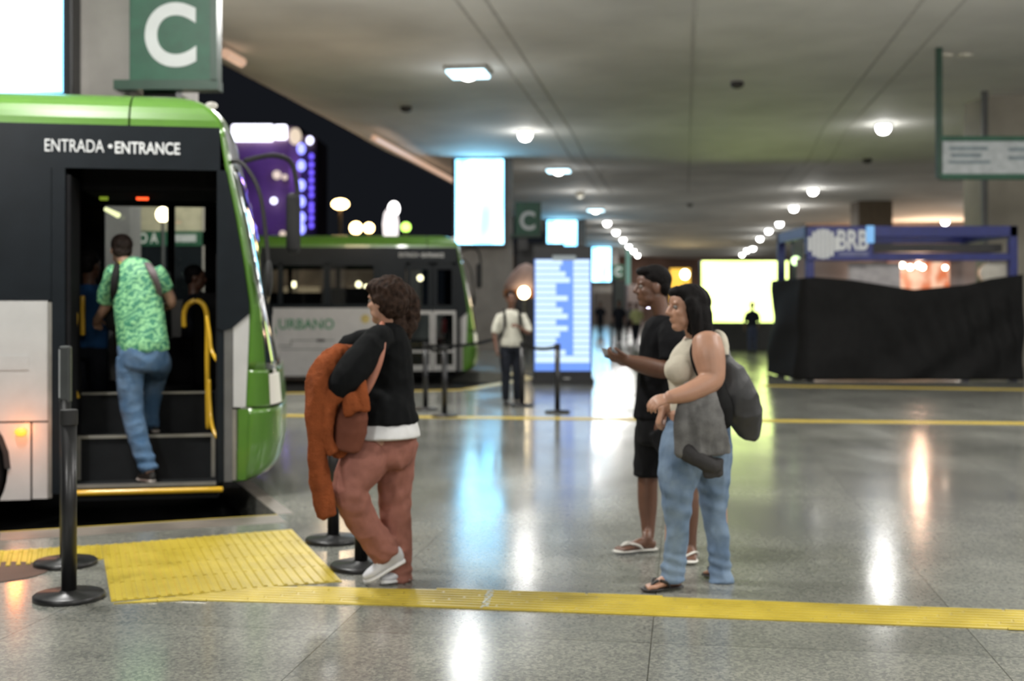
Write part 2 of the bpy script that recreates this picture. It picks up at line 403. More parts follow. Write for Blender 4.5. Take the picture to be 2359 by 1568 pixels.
for i, u in enumerate(LU):
    if i in (0, 2, 4): panel_lamp(u, -4.7, [wide[1], wide[3], wide[5]][i//2], 'square bluish lamps on the left')
    elif i == 1: globe_lamp(u, -4.7, 'big round white lamp above and right of the tall column screen', 'round lamps of the left ceiling row')
    elif i == 3: globe_lamp(u, -4.7, 'faint unlit round lamp in the left ceiling row', 'round lamps of the left ceiling row', False)
    else: globe_lamp(u, -4.7, 'small round white lamp, one of the left ceiling row shrinking towards the distance', 'round lamps of the left ceiling row')
for i, u in enumerate(LU[1:]):
    if i == 1: continue
    globe_lamp(u, 5.6, 'brightest round white lamp, high on the right of the ceiling' if i == 0 else 'small round white lamp, one of the right ceiling row shrinking towards the distance', 'round lamps of the right ceiling row')
globe_lamp(74.6, 15.2, 'single round white lamp above the blue kiosk', 'round lamps of the right ceiling row')
t = thing('twin_ceiling_lamp', 'pair of pale unlit lamp shells beside the hanging sign post', 'ceiling lamp', S(26.0, 5.5, CEIL))
for dx in (-.2, .2): B().ell((dx, 0, -.05), (.17,.14,.05)).obj('shell', M['lampoff'], t, smooth=True)
# warm tube along the open roof edge
a, b_ = S(34.6, -9.0, 6.42), S(47.6, -9.0, 6.42)
tag(B().cyl(a, b_, .09, n=12).obj('tube_light', M['warmtube']), 'long dim orange tube light along the open edge of the roof', 'light fitting')
tag(B().cyl(S(23, -9.0, 6.5), S(23.9, -9.0, 6.5), .10, n=12).obj('tube_light', M['warmtube']), 'short pale orange tube light right of the large C sign', 'light fitting')
tag(B().ell(at(412,165,28), .10).obj('small_lamp', M['warmtube'], smooth=True), 'tiny orange lamp under the corner of the large C sign', 'light fitting')
# small fittings on the soffit
dk = mat('dark_detector', (.05,.045,.04), .5)
for (u, v, lab) in ((41.0, 5.9, 'small dark camera dome on the ceiling, right of centre'), (62.5, .25, 'small dark sensor on the ceiling between the lamp rows'),
                    (31, -7.2, 'tiny dark sensor on the ceiling near the large square lamp'), (28.7,1.2,'small dark knob high on the middle of the ceiling')):
    tag(B().ell(S(u, v, zc(u,v)-.05), (.16,.16,.10)).obj('ceiling_sensor', dk, smooth=True), lab, 'sensor')

# ------------------------------------------------------------------ piers with screens and C signs
M['led'] = screen_mat('cool_led_picture', (.75,3.0,5.4), (2.2,4.9,6.6), 1.0, 1.0, .9, (1.6,1,.35))
def pier_unit(px0, px1, Y, screen, sign, words, sgn=True, pw=None, y_top=None):
    """pier px0..px1 at depth Y; screen and sign rectangles in metres relative to pier centre"""
    screen = (screen[0], screen[1], screen[2], min(screen[3], 6.56) if Y > 20 else screen[3])
    xc = (px0+px1)/2; c = at(xc, YH, Y); w = (px1-px0)/F*Y
    p = B().box(-w/2, w/2, -.1, .30, 0, 6.9).obj('wall_pier', M['concrete']); p.location = (c.x, Y+.3, 0)
    p['kind'] = 'structure'; p.name = 'wall_pier'
    sx0, sx1, sz0, sz1 = screen
    t = thing('advertising_screen', 'tall glowing pale blue advertising screen '+words[0], 'screen', (c.x, Y+.1, 0))
    bx('casing', sx0-.10, sx1+.10, -.16, .1, sz0-.10, sz1+.06, M['black'], t, .02)
    bx('display', sx0, sx1, -.18, -.15, sz0, sz1, M['led'], t)
    if sgn:
        gx0, gx1, gz0, gz1 = sign
        s = thing('platform_letter_sign', words[1], 'sign', (c.x, Y-.1, 0))
        bx('panel', gx0, gx1, -.05, .12, gz0, gz1, M['signgreen'], s, .01)
        bx('bracket', gx0-.16, gx1+.02, -.07, .14, gz0-.09, gz0+.01, M['signdark'], s)
        bx('edge_strip', gx1-.06, gx1+.01, -.07, .14, gz0, gz1, M['signdark'], s)
        g = gx1-gx0; h = gz1-gz0
        text('C', gx0+.18*g, gx0+.77*g, gz0+.14*h, gz0+.14*h+.74*g, -.05, M['whitetext'], s, 'letter', bold=.03, depth=.01)
        bx('mounting_block', gx0+.1*g, gx0+.48*g, .13, .36, gz0-.5, gz0+.1, M['black'], s)
    return c
def m_(px, Y, c): return (px-CX)/F*Y-c.x
def zz(py, Y): return EYE-(py-YH)/F*Y
Y = 12.9; c = at((115+285)/2, YH, Y)
pier_unit(115, 285, Y, (m_(-110,12.4,c), m_(108,12.4,c), zz(195,12.4), zz(-150,12.4)), (m_(258,12.2,c), m_(468,12.2,c), zz(163,12.2), zz(-75,12.2)),
          ('in the top left corner above the near bus', 'large green sign with a white letter C above the near bus'))
Y = 42.; c = at((1060+1182)/2, YH, Y)
pier_unit(1060, 1182, Y, (m_(1050,Y,c), m_(1160,Y,c), zz(562,Y), zz(358,Y)), (m_(1187,Y,c), m_(1246,Y,c), zz(541,Y), zz(466,Y)),
          ('on the pier behind the far bus', 'smaller green sign with a white letter C beside the tall screen'))
Y = 72.; c = at(1310, YH, Y)
pier_unit(1255, 1350, Y, (m_(1268,Y,c), m_(1336,Y,c), zz(618,Y), zz(500,Y)), None, ('rising above the timetable board', ''), sgn=False)
Y = 105.; c = at(1395, YH, Y)
pier_unit(1360, 1425, Y, (m_(1363,Y,c), m_(1409,Y,c), zz(648,Y), zz(558,Y)), (m_(1413,Y,c), m_(1440,Y,c), zz(640,Y), zz(610,Y)),
          ('farthest along, right of the timetable board', 'tiny far green sign with a white letter C beside the farthest screen'))
o = B().box(at(286,0,13.3).x, at(408,0,13.3).x, 13.3, 14.2, zz(212,13.3), 6.9).obj('wall_pier', M['concrete']); o['kind'] = 'structure'
def pole_lamp(px, py, Y, r, label, m, group=None, g0=-.24):
    p = at(px, py, Y); t = thing('pole_lamp', label, 'lamp', (p.x, p.y, g0), 0, group)
    B().ell((0,0,p.z-g0), (r, r*.8, r*1.1)).obj('lamp_head', m, t, smooth=True)
    B().cyl((0,0,0), (0,0,p.z-g0-r), .025, n=8).obj('pole', M['greyframe'], t)
# dark shelters between the piers
tag(B().box(*sorted((at(1186,0,44).x, at(1300,0,44).x)), 44, 45, 0, zz(560,44)).obj('dark_booth', M['black']), 'dark booth behind the timetable board under the small C sign', 'booth')
t = thing('parasol', 'pale parasol with orange fringe over the man in the cream shirt', 'parasol', at(1212,YH,34)-Vector((0,0,EYE)))
B().lathe([(.62,zz(668,34)),(.60,zz(655,34)),(.42,zz(630,34)),(.2,zz(612,34)),(.02,zz(606,34))], n=20).obj('canopy', mat('pink_canvas', (.55,.38,.34), .7), t, smooth=True)
B().lathe([(.62,zz(686,34)),(.64,zz(668,34))], n=20).obj('fringe', mat('orange_fringe', (.45,.17,.05), .7), t, smooth=True)
B().cyl((0,0,0), (0,0,zz(620,34)), .03, n=10).obj('pole', M['black'], t)
pole_lamp(1207, 674, 33, .15, 'bright warm lamp glowing beside the man in the cream shirt', M['warm'], None, 0)

# ------------------------------------------------------------------ buses
XF = [(.14,.80),(.18,.90),(.25,.96),(.43,1.0),(.67,1.0),(.97,.97),(1.31,.91),(1.79,.815),(2.2,.735),(2.535,.65),(2.883,.565)]
XS = [(.14,.60),(.7,.68),(1.3,.72),(1.5,.727),(1.85,.68),(2.2,.62),(2.55,.55),(2.883,.50)]
def front_x(z, y, xf=None, xs=None):
    xf = interp(XF, z) if xf is None else xf; xs = interp(XS, z) if xs is None else xs
    yy = min(y, 2.5-y); t = max(0, min(1, 1-yy/1.25)); return xs+(xf-xs)*(1-t**3.4)**(1/3.4)
def front_patch(name, z0, z1, y0, y1, m, parent, off=0., nz=14, thick=0):
    ys = []
    nn = 40
    for i in range(nn+1):
        a = i/nn; y = 1.25*(2*a)**1.8 if a < .5 else 2.5-1.25*(2*(1-a))**1.8
        if y0 < y < y1: ys.append(y)
    ys = [y0]+ys+[y1]
    vs = []; 
    for j in range(nz+1):
        z = z0+(z1-z0)*j/nz
        for y in ys: vs.append((front_x(z, y)+off, y, z))
    k = len(ys)
    fs = [(j*k+i, j*k+i+1, (j+1)*k+i+1, (j+1)*k+i) for j in range(nz) for i in range(k-1)]
    o = mesh_obj(name, vs, fs, m, parent, smooth=True)
    s = o.modifiers.new('t', 'SOLIDIFY'); s.thickness = .02; s.offset = -1
    return o
def arch(xc, zc_, r, a0, a1, n=14): return [(xc+r*math.cos(R(a0+(a1-a0)*i/n)), zc_+r*math.sin(R(a0+(a1-a0)*i/n))) for i in range(n+1)]
def wheel(parent, x, y):
    w = B().lathe([(.30,-.13),(.46,-.14),(.49,-.10),(.49,.10),(.46,.14),(.30,.13)], n=40)
    w.v = [Vector((v.x+x, v.z+y, v.y+.25)) for v in w.v]; o = w.obj('wheel', M['tyre'], parent, smooth=True)
    h = B().lathe([(.05,-.16),(.12,-.15),(.16,-.10),(.30,-.12),(.30,0)], n=28)
    h.v = [Vector((v.x+x, v.z+y, v.y+.25)) for v in h.v]; h.obj('hub', M['alu'], o, smooth=True)
def bus(loc, rz, label, open_door):
    t = thing('city_bus', label, 'bus', loc, rz)
    XR = -10.
    wx = (-1.58, -7.4)
    # roof
    def prof(a): return .36*(1-math.cos(a)), 2.883+.277*math.sin(a)
    A = [R(90)*i/8 for i in range(9)]
    sec = [prof(a) for a in A]+[(2.5-y, z) for y, z in [prof(a) for a in A][::-1]]
    b = B(); b.rings([[Vector((x, y, z)) for y, z in sec] for x in (XR, -.18)]); b.obj('roof', M['green'], t, smooth=False)
    rs = []
    for a in A:
        ins, z = prof(a); xf = .565-.40*(1-math.cos(a)); xs = .50-.40*(1-math.cos(a)); r_ = []
        for i in range(33):
            q = i/32; y = 1.25*(2*q)**1.8 if q < .5 else 2.5-1.25*(2*(1-q))**1.8
            r_.append(Vector((front_x(z, y, xf, xs-.1*math.sin(a)), ins+y*(2.5-2*ins)/2.5, z)))
        r_ = [Vector((-.165, ins, z))]+r_+[Vector((-.165, 2.5-ins, z))]; rs.append(r_)
    B().rings(rs).obj('roof_cap', M['green'], t, smooth=False)
    bx('roof_seam', -.185, -.16, .3, 2.2, 3.0, 3.13, M['rubber'], t)
    # near side
    bx('header_band', XR, .505, 0, .04, 2.55, 2.883, M['busblack'], t)
    up = [(XR, 1.54), (XR, .62)]
    for xw in wx[::-1]: up += [(xw-.488,.62)]+arch(xw, .28, .55, 142, 38)+[(xw+.488-.055,.62)]
    up = [(XR,1.54),(XR,.634)]
    for xw in wx[::-1]: up += arch(xw, .28, .53, 138, 42)
    up += [(-.765,.634),(-.765,1.54)]
    poly('side_panel', up, 0, .04, M['white'], t)
    for x0, x1, l0, l1 in ((XR, wx[1], None, 'r'), (wx[1], wx[0], 'l', 'r'), (wx[0], -.89, 'l', None)):
        pts = []
        if l0: pts += arch(x0, .28, .53, 40, -27, 8)
        else: pts += [(x0,.62),(x0,.04)]
        if l1: pts += arch(x1, .28, .53, 207, 140, 8)
        else: pts += [(x1,.04),(x1,.62)]
        poly('skirt_panel', pts, 0, .04, M['white'], t)
    bx('skirt_panel', -.875, -.765, 0, .04, .045, .62, M['white'], t)
    bx('corner_trim', -.76, -.735, -.01, .04, .05, 1.53, M['alu'], t)
    for xw in wx:
        B().rings([[Vector((x, y, z)) for x, z in arch(xw, .28, .55, 0, 180)+arch(xw, .28, .51, 180, 0)] for y in (-.012, .35)]).obj('wheel_arch', M['rubber'], t)
        wheel(t, xw, .20); wheel(t, xw, 2.28)
    lm = B().ell((-.955,-.015,.555), (.045,.018,.033)).obj('marker_light', M['marker'], t, smooth=True)
    if open_door:
        ml = light('POINT', (-.955,-.20,.555), 3.2, (1,.26,.04), .05); ml.parent = t
        bx('tinted_window', XR, -.74, 0, .03, 1.545, 2.55, M['busblack'], t)
        bx('door_post', -.735, -.64, 0, .12, .08, 2.55, M['busblack'], t)
        bx('window_mullion', -2.2, -2.17, -.006, .03, 1.56, 2.54, M['rubber'], t)
        # faint raised plate on the side panel
        bx('number_plate_panel', -1.3, -.90, -.004, 0, 1.02, 1.13, M['white'], t)
    else:
        for i, (x0, x1) in enumerate(((-4.35,-3.45),(-3.35,-2.45),(-2.3,-1.35))):
            bx('side_window', x0, x1, .01, .025, 1.62, 2.48, M['glass'], t)
        for x0, x1 in ((XR,-4.35),(-3.45,-3.35),(-2.45,-2.3),(-1.35,-.64)):
            bx('window_pillar', x0, x1, 0, .04, 1.545, 2.55, M['busblack'], t)
        bx('window_rail', -4.35, -1.35, 0, .03, 1.545, 1.62, M['busblack'], t); bx('window_rail', -4.35, -1.35, 0, .03, 2.48, 2.55, M['busblack'], t)
    bx('door_pillar', .483, .535, 0, .12, .14, 2.55, M['busblack'], t)
    bx('door_pillar', .537, .60, -.005, .06, .14, 1.4, M['greyframe'], t)
    poly('quarter_window', [(.483,2.55),(.55,2.55),(.62,2.2),(.68,1.85),(.727,1.52),(.727,1.44),(.60,1.33),(.54,1.31),(.483,1.33)], -.012, .03, M['busblack'], t)
    poly('front_side_panel', [(.605,.717),(.70,.717),(.725,1.3),(.727,1.44),(.605,1.335)], -.004, .03, M['white'], t)
    poly('front_side_bumper', [(.64,.15),(.70,.15),(.72,.70),(.64,.70)], -.002, .03, M['green'], t)
    bx('trim_strip', .60, .63, -.008, .03, .15, .70, M['alu'], t)
    # front
    front_patch('bumper', .14, .70, 0, 2.5, M['green'], t)
    front_patch('front_panel', .712, 1.0, 0, .095, M['green'], t); front_patch('front_panel', .712, 1.0, .42, 2.08, M['green'], t)
    front_patch('front_panel', .712, 1.0, 2.405, 2.5, M['green'], t)
    for y0, y1 in ((.10,.42),(2.08,2.40)):
        front_patch('headlight', .725, .965, y0, y1, M['lens'], t)
    front_patch('windshield_pillar', 1.0, 2.883, 0, .06, M['green'], t, nz=24); front_patch('windshield_pillar', 1.0, 2.883, 2.44, 2.5, M['green'], t, nz=24)
    front_patch('windshield', 1.0, 2.6, .06, 2.44, M['windshield'], t, off=-.004, nz=24)
    front_patch('destination_panel', 2.6, 2.883, .06, 2.44, M['busblack'], t, off=-.002)
    # mirrors
    mr = tube('mirror_arm', [(.52,.1,2.60),(.66,.02,2.62),(.80,-.05,2.4),(.855,-.05,2.05),(.875,-.05,1.80)], .016, M['rubber'], t)
    B().ell((.875,-.03,1.72), (.035,.10,.15)).obj('mirror', M['rubber'], mr, smooth=True)
    mr = tube('mirror_arm', [(.60,2.3,2.9),(.85,2.5,2.98),(1.03,2.6,2.93),(1.09,2.62,2.70),(1.09,2.62,2.6)], .025, M['rubber'], t)
    B().box(.985,1.125,2.5,2.74,2.02,2.62).obj('mirror', M['rubber'], mr, bevel=.05)
    B().ell((.42,.3,3.10), (.05,.04,.03)).obj('clearance_light', M['lens'], t, smooth=True)
    # interior
    bx('interior_floor', XR+.1, .55, .62, 2.44, .70, .79, M['tread'], t)
    bx('underbody', XR+.1, .50, .64, 2.44, .05, .70, M['busin'], t)
    bx('ceiling_lining', XR+.1, .45, .05, 2.45, 2.80, 2.86, M['busin'], t)
    bx('far_skirt', XR, .55, 2.46, 2.50, .10, 1.56, M['white'], t)
    bx('far_header', XR, .50, 2.46, 2.50, 2.46, 2.883, M['busblack'], t)
    for x0, x1 in ((XR,-4.6),(-3.55,-3.45),(-2.4,-2.3),(-1.2,-.72),(-.14,-.07),(.21,.60)): bx('far_pillar', x0, x1, 2.45, 2.50, 1.56, 2.46, M['busin'], t)
    for x0, x1 in ((-4.6,-3.55),(-3.45,-2.4),(-2.3,-1.2),(-.72,-.14),(-.07,.21)): bx('far_window', x0, x1, 2.47, 2.482, 1.56, 2.46, M['glass'], t)
    bx('rear_wall', XR-.02, XR, 0, 2.5, .1, 2.883, M['green'], t)
    bx('dashboard', .22, .62, 1.0, 2.4, .79, 1.62, M['busin'], t, .05)
    if open_door:
        bx('interior_partition', -.95, -.90, .06, 1.3, .79, 2.5, M['busin'], t)
        s = bx('entrance_step', -.62, .475, 0, .30, .02, .13, M['tread'], t)
        bx('step_nosing', -.62, .475, -.02, .03, .118, .142, M['alu'], s); 
        tube('step_rail', [(-.60,-.03,.085),(.52,-.03,.085)], .022, M['ypaint'], t)
        s = bx('entrance_step', -.62, .475, .30, .60, .02, .47, M['tread'], t)
        bx('step_nosing', -.62, .475, .285, .31, .462, .486, M['alu'], s)
        bx('step_side_trim', -.605, -.575, .285, .299, .14, .46, M['alu'], s); bx('step_side_trim', .42, .45, .285, .299, .14, .46, M['alu'], s)
        s = bx('entrance_step', -.62, .475, .60, .66, .02, .79, M['tread'], t)
        bx('step_nosing', -.62, .40, .585, .61, .785, .803, M['alu'], s)
        bx('stairwell_side', -.64, -.62, .0, .6, .02, 1.0, M['busin'], t); bx('stairwell_side', .475, .49, .0, .9, .02, 1.9, M['busin'], t)
        bx('driver_screen', -.30, -.27, 1.3, 2.3, .79, 1.5, M['busin'], t)
        bx('overhead_console', -.62, .48, .5, 1.4, 2.42, 2.80, M['busin'], t, .04)
        def q(px, py, y):   # a spot on the door plane pushed y into the bus
            k = (px-CX)/F; c_, s_ = math.cos(BA), math.sin(BA); ox, oy = BO.x-s_*y, BO.y+c_*y
            x = (k*oy-ox)/(c_-k*s_); return (x, y, EYE-(py-YH)/F*(oy+s_*x))
        tube('handrail', [q(424,752,.55), q(424,722,.55), q(434,700,.55), q(455,693,.55), q(472,708,.55), q(478,745,.55), q(478,850,.55), q(480,985,.55)], .022, M['ypaint'], t, 14)
        tube('handrail', [q(477,730,.3), q(484,775,.25), q(488,808,.22), q(503,834,.12)], .015, M['ypaint'], t)
        tube('handrail', [q(482,876,.3), q(484,930,.28), q(490,985,.22), q(507,1018,.12)], .015, M['ypaint'], t)
        tube('handrail', [q(163,700,.25), q(175,722,.3), q(172,780,.28), q(166,828,.2)], .014, M['ypaint'], t)
        tube('handrail', [q(190,683,.8), q(190,770,.8)], .022, M['ypaint'], t)
        tube('handrail', [q(165,880,.25), q(180,915,.3)], .014, M['ypaint'], t)
        p = q(328,454,1.0); B().box(p[0]-.05,p[0]+.05,.99,1.02,p[2]-.025,p[2]+.025).obj('red_indicator', M['redlamp'], t, bevel=.01)
        p = q(239,455,1.0); B().box(p[0]-.035,p[0]+.035,.99,1.02,p[2]-.022,p[2]+.022).obj('green_indicator', M['greenlamp'], t, bevel=.01)
        p = q(258,491,2.3); B().limb([(Vector(p)+Vector((-.06,0,.04)), .018), (Vector(p)+Vector((.06,0,-.02)), .025)]).obj('reading_light', glow('pale_yellow_light', (.9,.95,.5), 1.3), t, smooth=True)
        # slim upright frame of the folded door leaf
        bx('folded_door_leaf', -.64, -.60, .02, .42, .16, 2.5, M['busin'], t, .01)
    else:
        for x0, x1 in ((-.62,-.05),(-.03,.475)):
            d = bx('door_leaf', x0, x1, .05, .07, .14, .20, M['white'], t)
            for (a, b2, c_, d_) in ((x0, x0+.06, .14, 1.48), (x1-.06, x1, .14, 1.48), (x0+.06, x1-.06, 1.40, 1.48), (x0+.06, x1-.06, .20, .27)):
                bx('lower_frame', a, b2, .02, .06, c_, d_, M['white'], d)
            for (a, b2, c_, d_) in ((x0, x0+.09, 1.48, 2.5), (x1-.09, x1, 1.48, 2.5), (x0+.09, x1-.09, 2.40, 2.55), (x0+.09, x1-.09, 1.48, 1.60)):
                bx('upper_frame', a, b2, .02, .06, c_, d_, M['busblack'], d)
            bx('lower_pane', x0+.06, x1-.06, .035, .045, .27, 1.40, M['glass'], d)
            bx('upper_pane', x0+.09, x1-.09, .035, .045, 1.60, 2.40, M['glass'], d)
            bx('push_bar', x0+.05, x1-.05, .01, .03, .55, .60, M['white'], d)
        bx('interior_seats', -4.2, -1.2, 1.5, 2.3, .79, 1.9, M['busin'], t, .08)
        bx('interior_seats', -2.55, -1.5, .5, 1.1, .79, 2.0, M['busin'], t, .08)
        bx('red_seat_cover', .15, .30, 1.0, 1.3, .95, 1.3, mat('red_cover', (.35,.02,.03), .6), t, .05)
        bx('entrance_step', -.62, .475, .30, .60, .02, .47, M['tread'], t)
    text('ENTRADA', -.785, -.355, 2.672, 2.765, -.001, M['whitetext'], t, 'door_lettering')
    B().cyl((-.31,-.004,2.72), (-.31,0,2.72), .016).obj('lettering_dot', M['whitetext'], t)
    text('ENTRANCE', -.275, .205, 2.665, 2.758, -.001, M['whitetext'], t, 'door_lettering', bold=.018)
    if not open_door:
        text('URBANO', -3.43, -2.22, 1.07, 1.30, -.001, M['greentext'], t, 'side_lettering', bold=.015)
        B().cyl((-1.53,-.004,1.30), (-1.53,0,1.30), .10).obj('round_emblem', mat('gold_emblem', (.45,.36,.12), .5), t)
        for x0, x1, z0, z1 in ((-3.5,-3.15,.70,.72),(-3.17,-3.15,.70,.84),(-3.15,-2.2,.82,.835)): bx('panel_joint', x0, x1, -.003, .01, z0, z1, M['greyframe'], t)
        bx('latch', -2.6, -2.42, -.012, .01, .80, .85, M['rubber'], t)
    return t
BA = R(10); BO = Vector((-2.76, 9.33, 0))
bus(BO, BA, 'large green and white city bus on the left with its front door open', True)
bus(Vector((at(1001,YH,27.0).x, 27.0, -.08)), R(3), 'farther green and white city bus with closed doors behind the walking woman', False)

# ------------------------------------------------------------------ belt posts
def post(px, py, label, top=.97, group='black belt posts', cassette=True):
    x, y = fp(px, py); t = thing('belt_post', label, 'belt post', (x, y, 0), 0, group)
    B().lathe([(.172,0),(.178,.004),(.178,.022),(.168,.030),(.05,.036),(.045,.045)], n=40).obj('base', M['black'], t, smooth=True)
    B().cyl((0,0,.03),(0,0,top-.07), .0385, n=24).obj('pole', M['black'], t, smooth=True)
    B().cyl((0,0,top-.08),(0,0,top), .044, n=24).obj('belt_head', M['rubber'], t, bevel=.005)
    return t
post(159, 1378, 'black belt post standing nearest, at the left end of the foreground strip')
x, y = fp(151, 1300)
t = thing('sign_post', 'black post with a narrow upright sign frame behind the nearest belt post', 'sign post', (x, y, 0))
B().lathe([(.172,0),(.178,.004),(.178,.022),(.168,.030),(.05,.036),(.045,.045)], n=40).obj('base', M['black'], t, smooth=True)
B().cyl((0,0,.03),(0,0,.96), .032, n=24).obj('pole', M['black'], t, smooth=True)
B().box(-.033,.033,-.025,.025,.94,1.27).obj('sign_frame', mat('grey_sign_frame', (.05,.055,.055), .35), t, bevel=.012)
B().box(-.030,-.022,-.028,-.024,.97,1.25).obj('sign_face', mat('pale_sign_face', (.35,.37,.38), .3), t)
post(768, 1247, 'black belt post behind the orange jacket sleeve')
post(832, 1308, 'black belt post just behind the legs of the walking woman')
post(980, 944, 'distant black belt post, left one of the pair right of the walking woman')
post(1024, 960, 'distant black belt post, right one of the pair right of the walking woman')
post(1284, 950, 'distant black belt post in front of the timetable board')
post(1203, 935, 'distant black belt post at the heels of the man in the cream shirt')
post(1408, 812, 'farther black belt post right of the timetable board')
def belt(a, b, label, z=.93):
    (x0,y0),(x1,y1) = fp(*a), fp(*b); bb = B(); rs = []
    for i in range(13):
        k = i/12; p = Vector((x0+(x1-x0)*k, y0+(y1-y0)*k, z-.05*4*k*(1-k)))
        rs.append([p+Vector((0,dy,dz)) for dy, dz in ((-.002,-.025),(.002,-.025),(.002,.025),(-.002,.025))])
    tag(bb.rings(rs).obj('belt', M['belt']), label, 'belt', 'black belts between posts')
belt((980,944),(1024,960),'black belt joining the pair of distant posts')
belt((1203,935),(1284,950),'black belt running to the post in front of the timetable board')
belt((1140,905),(980,944),'black belt running left from the man in the cream shirt')
tag(B().lathe([(.0,.001),(.27,.001),(.28,.004),(.26,.006),(.20,.005),(.0,.006)][1:], c=(*fp(-8,1318),0)).obj('manhole_cover', mat('rusty_iron_cover', (.09,.05,.035), .6)), 'round brown cover in the floor at the left edge', 'manhole cover')

# ------------------------------------------------------------------ timetable board
Yb = 23.4; xl, xr = at(1229,0,Yb).x, at(1364,0,Yb).x
t = thing('timetable_board', 'tall black timetable board glowing with rows of pale blue departures', 'timetable board', ((xl+xr)/2, Yb, 0)); w = (xr-xl)/2
z = lambda py: EYE-(py-YH)/F*Yb
B().box(-w,w,0,.30,0,z(566)).obj('cabinet', M['black'], t, bevel=.02)
B().box(-w-.04,w+.04,-.06,.36,0,.10).obj('plinth', M['rubber'], t, bevel=.01)
sc = B().box(-w+.02,w-.03,-.02,.0,z(854),z(597)).obj('screen', glow('blue_timetable_backlight', (.13,.32,1), 1.0), t)
rowm = glow('pale_timetable_row', (.62,.82,1), 1.2)
hdr = B().box(-.2,.25,-.028,-.018,z(600),z(588)).obj('header_label', glow('grey_header', (.5,.6,.62), .4), t)
n = 17; zt, zb2 = z(598), z(834)
for i in range(n):
    b = B(); z1 = zt-(zt-zb2)*i/n; z0 = z1-(zt-zb2)/n*.80
    L = -w+.04+(2*w-.1)*random.choice([.38,.45,.5,.56,.6,.64])
    if i == n-1: b.box(-w+.04, w-.05, -.026, -.018, z0-.03, z1)
    else:
        b.box(-w+.04, L, -.026, -.018, z0, z1); B().box(w-.36, w-.05, -.026, -.018, z0, z1).obj('timetable_time', rowm, t)
    b.obj('timetable_row', rowm, t)
B().box(.02,.14,-.012,0,z(876),z(870)).obj('maker_plate', M['rim'], t)

# ------------------------------------------------------------------ LED wall, kiosk, hanging sign
Yl = 40.8
t = thing('video_wall', 'wide glaring yellow-green video screen on a black stand', 'video screen', (at(1716,0,Yl).x, Yl, 0))
hw = (at(1815,0,Yl).x-at(1616,0,Yl).x)/2; zt = EYE-(601-YH)/F*Yl; zb2 = EYE-(742-YH)/F*Yl
M['lime'] = screen_mat('yellow_green_picture', (2.9,3.9,.95), (3.2,3.8,1.3), 1.0, 1.0, .7)
b = B().box(-hw-.03,hw+.03,.0,.35,zb2-.03,zt+.03).obj('screen_casing', M['black'], t, bevel=.03)
B().box(-hw,hw,-.02,.02,zb2,zt).obj('display', M['lime'], t, bevel=.01)
B().box(-hw-.06,hw+.08,-.05,.55,0,zb2-.03).obj('stand', M['black'], t, bevel=.01)

Yk = 24.6; kx0, kx1 = at(1858,0,Yk).x, at(2345,0,Yk).x; zk = lambda py: EYE-(py-YH)/F*Yk
M['navy'] = mat('navy_blue_kiosk_frame', (.012,.02,.15), .4)
t = thing('kiosk', 'blue framed kiosk with a white letter sign, partly draped in black cloth', 'kiosk', (kx0, Yk, 0)); kw = kx1-kx0
def kb(name, x0, x1, y0, y1, z0, z1, m, bv=0): return B().box(x0,x1,y0,y1,z0,z1).obj(name, m, t, bevel=bv)
for x0 in (0, kw-.16):
    kb('post', x0, x0+.16, 0, .16, 0, zk(520), M['navy'], .01); kb('post', x0, x0+.16, 2.6, 2.76, 0, zk(520), M['navy'], .01)
kb('top_beam', 0, kw, 0, .16, zk(545), zk(520), M['navy'], .01); kb('lower_beam', .0, kw, .02, .16, zk(600), zk(583), M['navy'], .01)
kb('side_beam', 0, .16, .1, 2.7, zk(545), zk(520), M['navy']); kb('side_beam', kw-.16, kw, .1, 2.7, zk(545), zk(520), M['navy'])
kb('rear_beam', 0, kw, 2.6, 2.76, zk(545), zk(520), M['navy'])
kb('ceiling_panel', 1.4, kw-.2, .3, 2.6, zk(578), zk(560), mat('dark_kiosk_soffit', (.03,.03,.03), .6))
s = kb('fascia_sign', .0, 1.33, -.06, 0, zk(600), zk(523), M['navy'], .01)
px_ = lambda p: at(p,0,Yk).x-kx0
def disc_bars():
    b = B(); cx, cz, r = px_(1894), zk(562), .30
    for i in range(7):
        x = cx+(-3+i)*.088; h = math.sqrt(max(.01, r*r-((-3+i)*.088)**2))
        b.box(x-.036, x+.036, -.075, -.058, cz-h, cz+h)
    return b
disc_bars().obj('round_logo', M['whitetext'], s)
text('BRB', px_(1927), px_(1998), zk(576), zk(530), -.06, M['whitetext'], s, 'sign_lettering', bold=.03)
kb('subtitle_bar', px_(1930), px_(1998), -.07, -.06, zk(590), zk(580), mat('faint_subtitle', (.12,.13,.25), .5))
kb('blue_reflector', px_(1993), px_(2012), -.08, -.05, zk(560), zk(520), glow('sky_blue_lamp', (.2,.55,1), .8), .02)
kb('back_panel', .2, kw-.2, 1.7, 1.75, .9, zk(588), mat('pale_kiosk_panel', (.33,.30,.29), .5, vscale=2))
kb('white_board', px_(1965), px_(2085), .3, .34, zk(662), zk(604), mat('white_board', (.38,.36,.36), .5))
M['copper'] = screen_mat('orange_lit_goods', (.9,.20,.06), (1,.62,.42), .8, 1.0, 5)
kb('lit_display', px_(2095), px_(2245), 1.4, 1.45, zk(668), zk(598), M['copper'])
for i, p in enumerate((2096, 2112, 2130, 2150, 2160)):
    B().ell((px_(p), .9, zk(612)+(i%2)*.04), .06).obj('spot_lamp', glow('kiosk_bulb', (1,.85,.65), 12) if i == 0 else bpy.data.materials['kiosk_bulb'], t, smooth=True)
B().ell((px_(2214), .9, zk(613)), .05).obj('spot_lamp', bpy.data.materials['kiosk_bulb'], t, smooth=True)
b = B(); cx, cz = px_(2300), zk(628)
